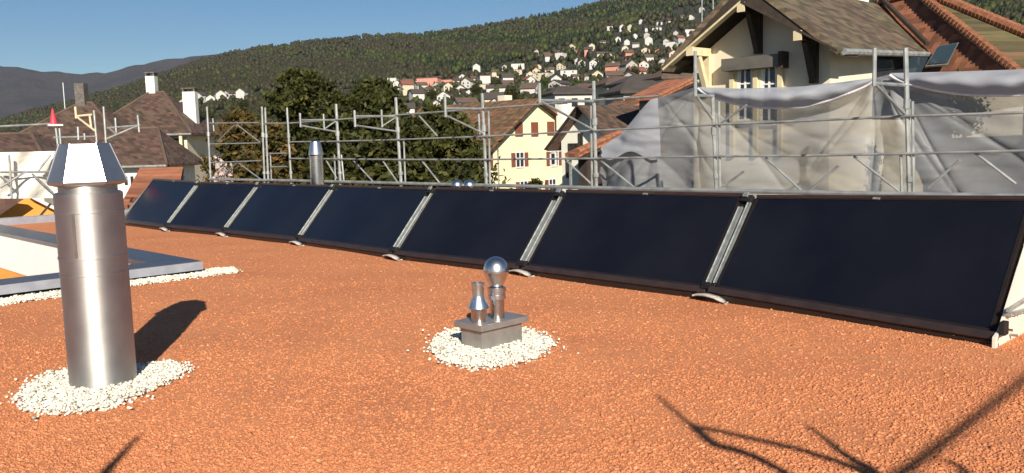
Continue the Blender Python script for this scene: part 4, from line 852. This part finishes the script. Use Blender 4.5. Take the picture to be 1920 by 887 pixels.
# ---------------------------------------------------------------- trees
def leaf_cloud(P, size, up=.0):
    n = len(P); a = rng.normal(size=(n, 3)); a /= np.linalg.norm(a, axis=1)[:, None]; c = rng.normal(size=(n, 3)); c -= a*(a*c).sum(1)[:, None]; c /= np.linalg.norm(c, axis=1)[:, None]
    s = (size*rng.uniform(.6, 1.4, n))[:, None]
    V = np.stack([P-a*s, P+c*s*.5, P+a*s, P-c*s*.5], 1).reshape(-1, 3); return V, np.arange(4*n).reshape(n, 4)
def big_tree(base, h, rad, label, m='foliage', n_br=260, per=110, leaf=.13, tk=.28, shape='conifer', group=None, name='evergreen_tree', low=.42, cat='tree', droop=.25):
    base = np.array(base, float); r = thing(name, label, cat, base, group)
    b = MB(); top = base+[0, 0, h*.93]; b.tube(base-[0, 0, .2], base+[0, 0, h*.5], tk, tk*.6, seg=10); b.tube(base+[0, 0, h*.5], top, tk*.6, .03, seg=8)
    pts = []; tn = []
    for k in range(n_br):
        t = low+(1-low)*(k+rng.random())/n_br; a = rng.random()*6.283
        if shape == 'conifer': rr_ = rad*1.08*(1-t)**.36
        else: rr_ = rad*(max(.02, 1-max(0, (t-low)/(1-low)*1.25-.25)**2.4))**.5
        rr_ *= rng.uniform(.72, 1.12)*(1+.17*math.sin(a*3+t*9)+.15*math.sin(a*5-t*27)); rr_ = max(rr_, .25)
        z0 = h*t*.96; dr = np.array([math.cos(a), math.sin(a), 0])
        end = base+dr*rr_+[0, 0, z0+rr_*(.22 if shape == 'conifer' else .05)]; st = base+[0, 0, z0*(.93)]
        if k % 4 == 0: b.tube(st, lerp(st, end, .85), .05, .015, seg=5, cap=False)
        s_ = rng.beta(2.6, 1.1, per); q = st[None]+(end-st)[None]*s_[:, None]; q[:, 2] -= droop*rr_*s_**2*.5
        spr = (.10+.17*s_)*max(rr_, .8)*.55; q += rng.normal(size=(per, 3))*spr[:, None]*[1, 1, .55]
        pts.append(q); tn.append(np.clip(rng.normal(.42+.22*rng.random(), .17, per)+(rng.random() < .12)*.2, 0, 1))
    b.put('trunk', 'bark', r, smooth=True)
    P = np.concatenate(pts); V, Fc = leaf_cloud(P, leaf); fast_mesh('crown', V, Fc, m, r, tint=np.repeat(np.concatenate(tn), 4))
    return r
def tree_px(px, top, dep, rad_px, label, zb=-10, **k):
    a = D(dep, px, top); return big_tree((a[0], a[1], zb), a[2]-zb, rad_px/FP*dep, label, **k)
G = 'dark evergreens behind the scaffold'
tree_px(562, 106, 37, 125, 'tallest dark evergreen, behind the small flue and scaffold', group=G, n_br=420, per=120)
tree_px(703, 126, 36, 112, 'second tallest dark evergreen, right of the tallest one', group=G, n_br=400, per=120)
tree_px(815, 172, 33, 125, 'dark evergreen next to the yellow house, rightmost of the group', group=G, n_br=380, per=120, shape='round')
tree_px(632, 150, 33, 95, 'lower dark evergreen filling the gap between the two tallest ones', group=G, n_br=300, per=110)
tree_px(745, 185, 31, 95, 'low bushy evergreen in front of the rightmost one', group=G, n_br=260, per=110, shape='round')
tree_px(452, 182, 36, 78, 'rust and green leaved tree left of the evergreens', m='foliage_brown', n_br=300, per=90, shape='round', name='rusty_leaved_tree')
tree_px(500, 200, 31, 66, 'bronze leaved tree in front of the tallest evergreen', m='foliage_brown', n_br=220, per=90, shape='round', name='rusty_leaved_tree')
tree_px(412, 272, 33, 26, 'small white and pink blossoming tree beside the villa balcony', m='blossom', n_br=60, per=40, shape='round', name='blossom_tree', tk=.15, leaf=.1)
tree_px(62, 236, 50, 34, 'brown dry bush against the roof at the far left', m='foliage_brown', n_br=60, per=60, shape='round', name='bush', tk=.12)
tree_px(1672, 128, 24, 34, 'green shrub under the chalet eaves', m='foliage_fresh', n_br=60, per=60, shape='round', name='shrub', tk=.1, leaf=.08)
tree_px(1812, 130, 18.6, 17, 'small green shrub growing at the foot of the red tiled slope', m='foliage_fresh', n_br=40, per=60, shape='round', name='shrub', tk=.06, leaf=.05, zb=.8, low=.3)
tree_px(1000, 318, 40, 30, 'small dark tree in front of the yellow house wall', n_br=60, per=60, shape='round', tk=.1)
# ---------------------------------------------------------------- town houses on the slope
def house_mesh(kind, w, d, h, rh):
    wall = MB(); roof = MB(); hw, hd = w/2, d/2
    if kind == 'flat':
        wall.box((-hw, -hd, -6), (hw, hd, h)); roof.box((-hw-.4, -hd-.4, h+.01), (hw+.4, hd+.4, h+.5))
    else:
        wall.add([(-hw,-hd,-6),(hw,-hd,-6),(hw,hd,-6),(-hw,hd,-6),(-hw,-hd,h),(hw,-hd,h),(hw,hd,h),(-hw,hd,h),(0,-hd,h+rh),(0,hd,h+rh)],
                 [(0,1,5,8,4),(1,2,6,5),(2,3,7,9,6),(3,0,4,7),(4,8,9,7),(5,6,9,8)])
        o = .7; e = rh/hw
        for s_ in (-1, 1):
            q = [(0, -hd-o, h+rh+.05), (0, hd+o, h+rh+.05), (s_*(hw+o), hd+o, h-e*o+.05), (s_*(hw+o), -hd-o, h-e*o+.05)]
            roof.slab(q, .35, (s_*e, 0, 1))
    return wall, roof
def mesh_of(mb, nm, m_):
    me = bpy.data.meshes.new(nm); me.from_pydata(mb.v, [], mb.f); me.update(); me.materials.append(MT[m_]); return me
VAR = []
for (nm, kind, w_, d_, h_, rh_) in (('small gabled house', 'gable', 9, 11, 5.5, 3), ('tall gabled house', 'gable', 10, 10, 8.5, 3.4), ('long low house', 'gable', 9, 20, 4.5, 2.4), ('flat-roofed block', 'flat', 16, 11, 7.5, 0)):
    for (cn, wm) in (('white', 'far_white'), ('cream', 'far_cream'), ('pink', 'far_pink'), ('grey', 'far_grey')):
        for (rn, rm) in (('brown', 'tile_far_brown'), ('dark', 'tile_dark'), ('red', 'tile_far_red')):
            wl_, rf_ = house_mesh(kind, w_, d_, h_, rh_)
            wins = []
            wb = MB(); wb.box((-.7, -.12, -.8), (.7, .05, .8)); 
            VAR.append((nm, cn, rn, mesh_of(wl_, 'wall', wm), mesh_of(rf_, 'roof', rm), (w_, d_, h_)))
win_me = mesh_of(MB().box((-.65, -.10, -.75), (.65, .06, .75)), 'window', 'pane')
vmap = {(a, b_, c): (m1, m2, s_) for a, b_, c, m1, m2, s_ in VAR}
yaw0 = math.atan2(Fh[1], Fh[0])-math.pi/2
def put_house(px, d, typ, cn, rn, label, yaw, sc_=1., z=None, nwin=0, group='houses on the town hillside'):
    u = (px-960)/FP; z = ground_z(u, d)[0] if z is None else z; P = world_pt(np.array([u]), np.array([d]), np.array([z]))[0]
    m1, m2, s_ = vmap[(typ, cn, rn)]
    r = thing('hillside_house', label, 'house', P, group, rz=yaw); r.scale = (sc_,)*3
    for nm, me in (('wall', m1), ('roof', m2)):
        o = bpy.data.objects.new(nm, me); col.objects.link(o); o.parent = r
    if nwin:
        w_, d_, h_ = s_; rows = [h_-1.6, h_-4.4]
        for zr2 in rows:
            for k in range(nwin):
                o = bpy.data.objects.new('window', win_me); col.objects.link(o); o.parent = r; o.location = (w_*((k+.5)/nwin-.5), -d_/2, zr2)
ROWS = [(250, 905, 1245, 'lowest'), (330, 880, 1290, 'second lowest'), (430, 760, 1300, 'third lowest'), (560, 745, 1300, 'fourth lowest'), (700, 740, 1300, 'middle'), (800, 742, 1300, 'fifth highest'), (910, 742, 1300, 'fourth highest'), (1020, 870, 1310, 'third highest'), (1220, 985, 1310, 'second highest'), (1430, 1150, 1320, 'highest')]
for d0, p0, p1, rn_ in ROWS:
    px = p0+random.uniform(0, 14); k = 0; items = []
    while px < p1:
        items.append(px); px += (13/d0*FP)*random.uniform(.9, 1.75) if d0 > 500 else (13/d0*FP)*random.uniform(.95, 1.5)
    for k, px in enumerate(items):
        typ = random.choices(['small gabled house', 'tall gabled house', 'long low house', 'flat-roofed block'], [5, 3, 2, 2])[0]
        cn = random.choices(['white', 'cream', 'pink', 'grey'], [5, 4, .6, 1.2])[0]; rn = random.choices(['brown', 'dark', 'red'], [5, 5, 1.3])[0]
        d = d0*random.uniform(.93, 1.08)
        pos = 'leftmost' if k == 0 else ('rightmost' if k == len(items)-1 else ORD[k+1]+' from left')
        put_house(px, d, typ, cn, rn, f'{cn} {typ}, {rn} roof, {pos} in {rn_} row of hillside houses', yaw0+random.choice([0, math.pi/2])+random.uniform(-.5, .5), random.uniform(.7, 1.0), nwin=3 if d0 < 600 else (2 if d0 < 950 else 0))
# individually seen ones
put_house(815, 820, 'flat-roofed block', 'pink', 'brown', 'long salmon pink block on the hillside above the evergreens', yaw0-.2, 1.25)
put_house(848, 835, 'flat-roofed block', 'pink', 'red', 'shorter salmon pink block adjoining the long pink block on its right', yaw0-.3, .8)
for i, (px, d) in enumerate([(338, 930), (356, 950), (374, 900), (392, 960), (408, 880), (426, 915), (445, 950), (468, 900)]):
    put_house(px, d, ['small gabled house', 'tall gabled house'][i % 2], 'white', 'dark', f'white house with dark roof, {ORD[i+1]} from left in the row above the rusty leaved tree', yaw0+random.uniform(-.6, .6), .95, group='white houses in the gap above the rusty tree')
for i, (px, d, cn) in enumerate([(22, 1150, 'white'), (38, 1180, 'cream'), (102, 1500, 'white'), (180, 1500, 'white'), (194, 1540, 'cream'), (236, 1000, 'white')]):
    put_house(px, d, 'small gabled house', cn, 'dark', f'{cn} speck of a house, {ORD[i+1]} from left on the far-left hill foot', yaw0+random.uniform(-.6, .6), 1.1, group='scattered houses at the foot of the left hill')
for i, (px, d, cn) in enumerate([(1792, 420, 'white'), (1824, 300, 'white'), (1868, 360, 'white'), (1905, 260, 'cream')]):
    put_house(px, d, 'small gabled house', cn, 'dark', f'{cn} house, {ORD[i+1]} from left above the lichen-green tiled roof', yaw0+random.uniform(-.6, .6), .6, group='houses above the green tiled roof')
# nearer blocks between the pale house and the chalet
for (px, dep, zt_px, w_, d_, hh, wm, rm, lab) in [(1160, 120, 158, 5.5, 6, 6, 'far_cream', 'tile_far_brown', 'cream cube-like house just above the red-brown tiled roof'), (1222, 105, 156, 9, 6, 5, 'far_cream', 'tile_dark', 'long cream upper storey with dark roof left of the chalet eaves'), (1200, 85, 172, 5.5, 5, 5, 'far_grey', 'tile_dark', 'grey building with a band of green-tinted windows above the tiled roof'), (1270, 95, 146, 5.5, 5, 5, 'grey_plaster', 'tile_far_brown', 'pale grey wall of a house against the chalet eaves'), (1065, 130, 175, 6, 6, 7, 'far_white', 'tile_dark', 'white house rising behind the pale green-white house'), (1100, 150, 168, 6, 7, 8, 'far_cream', 'tile_far_brown', 'cream house with small dark windows behind the scaffold bracket')]:
    a = D(dep, px, zt_px); r = thing('town_house', lab, 'house', (a[0], a[1], -10), rz=yaw0+.25)
    zt = a[2]+10; b = MB(); b.box((-w_/2, -d_/2, 0), (w_/2, d_/2, zt-.3)); o = bpy.data.objects.new('wall', mesh_of(b, 'wall', wm)); col.objects.link(o); o.parent = r
    b = MB(); X, Y = w_/2+.5, d_/2+.5; b.add([(-X,-Y,zt-.3),(X,-Y,zt-.3),(X,Y,zt-.3),(-X,Y,zt-.3),(-X,-Y,zt-.05),(X,-Y,zt-.05),(X,Y,zt-.05),(-X,Y,zt-.05),(-w_*.25,0,zt+1.1),(w_*.25,0,zt+1.1)], [(3,2,1,0),(0,1,5,4),(1,2,6,5),(2,3,7,6),(3,0,4,7),(4,5,9,8),(5,6,9),(6,7,8,9),(7,4,8)])
    o = bpy.data.objects.new('roof', mesh_of(b, 'roof', rm)); col.objects.link(o); o.parent = r
    for k in range(3):
        for zz in (zt-1.5, zt-4.0):
            o = bpy.data.objects.new('window', win_me); col.objects.link(o); o.parent = r; o.location = (w_*((k+.5)/3-.5), -d_/2, zz); o.scale = (.7, 1, .8)
# pylon pair on the hill beside the chalet roof
for i, px in enumerate((1316, 1337)):
    p = D(90, px, -20); q = D(90, px, 60)
    tag(MB().tube((q[0], q[1], -10), p, .09, .07).put('antenna_pole', 'galv'), ['left', 'right'][i]+' pale pole standing behind the left slope of the chalet roof', 'pole', 'poles behind the chalet roof')
# town trees as individuals (three shared crowns)
def tree_protos():
    out = []
    for (m_, r_, h_) in (('foliage', 3.2, 9), ('foliage_fresh', 3.6, 8), ('foliage_brown', 3.4, 8)):
        n = 2600; a = rng.normal(size=(n, 3)); a /= np.linalg.norm(a, axis=1)[:, None]; a *= rng.beta(3, 1, n)[:, None]
        lump = 1+.25*np.sin(a[:, 0]*5+1)*np.cos(a[:, 1]*6)+.15*np.sin(a[:, 2]*9)
        P = a*lump[:, None]*[r_, r_, h_*.42]+[0, 0, h_*.58]; V, Fc = leaf_cloud(P, .34); 
        o = fast_mesh('crown', V, Fc, m_, None, tint=np.repeat(np.clip(rng.normal(.5, .2, n), 0, 1), 4)); cm = o.data; bpy.data.objects.remove(o)
        out.append((cm, mesh_of(MB().tube((0, 0, -2), (0, 0, h_*.6), .25, .12), 'trunk', 'bark')))
    return out
TP3 = tree_protos()
spots = []
for d0, cnt, a_, b_ in ((110, 9, 150, 1290), (170, 13, 60, 1290), (260, 18, 0, 1300), (380, 22, 0, 1300), (520, 22, 300, 1300)):
    for k in range(cnt): spots.append((a_+(b_-a_)*(k+random.random())/cnt, d0*random.uniform(.85, 1.2), d0))
cnts = {}
bands = {110: 'nearest', 170: 'second nearest', 260: 'middle', 380: 'second farthest', 520: 'farthest'}
for px, d, d0 in spots:
    u = (px-960)/FP; P = world_pt(np.array([u]), np.array([d]), ground_z(u, d))[0]; k = random.choices([0, 1, 2], [5, 3, 2])[0]
    cnts[d0] = cnts.get(d0, 0)+1; kind = ['dark green', 'fresh green', 'rusty brown'][k]
    r = thing('town_tree', f'{kind} round tree, {ORD[cnts[d0]]} from left in the {bands[d0]} belt of town trees', 'tree', P, 'trees among the town houses', rz=random.random()*6); s_ = random.uniform(.7, 1.25); r.scale = (s_, s_, s_*random.uniform(.85, 1.2))
    for nm, me in zip(('crown', 'trunk'), TP3[k]): o = bpy.data.objects.new(nm, me); col.objects.link(o); o.parent = r
# ---------------------------------------------------------------- bare tree behind the photographer; its boughs shade the gravel
def shade_pt(px, py, lam): return oZ(0, px, py)+SUN*lam
tr = thing('bare_tree', 'leafless tree behind the viewpoint whose boughs cast the shadows on the near gravel', 'tree', (-3.4, -6.5, -10))
def lam_at(px, py):
    g = oZ(0, px, py); return ((g-C)@Fh+.75)/abs(SUN@Fh)
def limb(pts, r0, r1, *_):
    n = len(pts); P = [shade_pt(x, y, lam_at(x, y)) for x, y in pts]; b = MB()
    for i in range(n-1): b.tube(P[i], P[i+1], lerp(r0, r1, i/(n-1)), lerp(r0, r1, (i+1)/(n-1)), seg=7)
    b.put('bough', 'bark', tr, smooth=True); return P
F0 = (1650, 915)
a = limb([F0, (1600, 880), (1560, 866), (1500, 846), (1450, 833), (1380, 817), (1330, 805), (1300, 800), (1280, 785), (1258, 765), (1232, 742)], .024, .013)
limb([(1300, 800), (1330, 830), (1345, 838), (1380, 845), (1420, 862), (1470, 890), (1520, 930)], .03, .022, 6.9, 7.6)
limb([F0, (1625, 880), (1600, 868), (1570, 848), (1550, 828), (1530, 812), (1505, 798)], .034, .010, 8.2, 7.2)
limb([F0, (1680, 890), (1740, 848), (1800, 804), (1860, 758), (1920, 712), (1990, 660)], .021, .017, 8.6, 7.8)
limb([(1700, 930), (1810, 900), (1795, 876), (1757, 862)], .03, .009, 8.4, 7.8)
limb([(170, 925), (205, 880), (235, 848), (262, 817)], .036, .012, 8.4, 7.4)
fk = shade_pt(*F0, lam_at(*F0)); lf = shade_pt(170, 925, lam_at(170, 925)); rt = np.array([-3.4, -6.5, -10.])
b = MB(); m1 = np.array([-3.3, -6.2, -2.]); m2 = np.array([-2.9, -5.4, 2.2]); b.tube(rt, m1, .28, .22, seg=12); b.tube(m1, m2, .22, .15, seg=12); b.tube(m2, fk, .12, .05); b.tube(m2, lf, .10, .04); b.tube(m2, shade_pt(1700, 930, lam_at(1700, 930)), .05, .03); b.put('trunk', 'bark', tr, smooth=True)
# ---------------------------------------------------------------- haze
def haze():
    m = bpy.data.materials.new('haze'); m.use_nodes = True; nt = m.node_tree; nt.nodes.clear(); o = nt.nodes.new('ShaderNodeOutputMaterial'); v = nt.nodes.new('ShaderNodeVolumePrincipled')
    v.inputs['Color'].default_value = (.78, .86, 1, 1); v.inputs['Density'].default_value = HAZE; v.inputs['Anisotropy'].default_value = .2
    nt.links.new(v.outputs[0], o.inputs['Volume']); MT['haze'] = m
    h = MB().box((-9500, -9500, -11.5), (9500, 9500, 1250)).put('haze', 'haze'); h['kind'] = 'stuff'; h['label'] = 'thin pale blue haze in the air over the valley'; h['category'] = 'haze'
HAZE = 2.6e-5
if HAZE: haze()
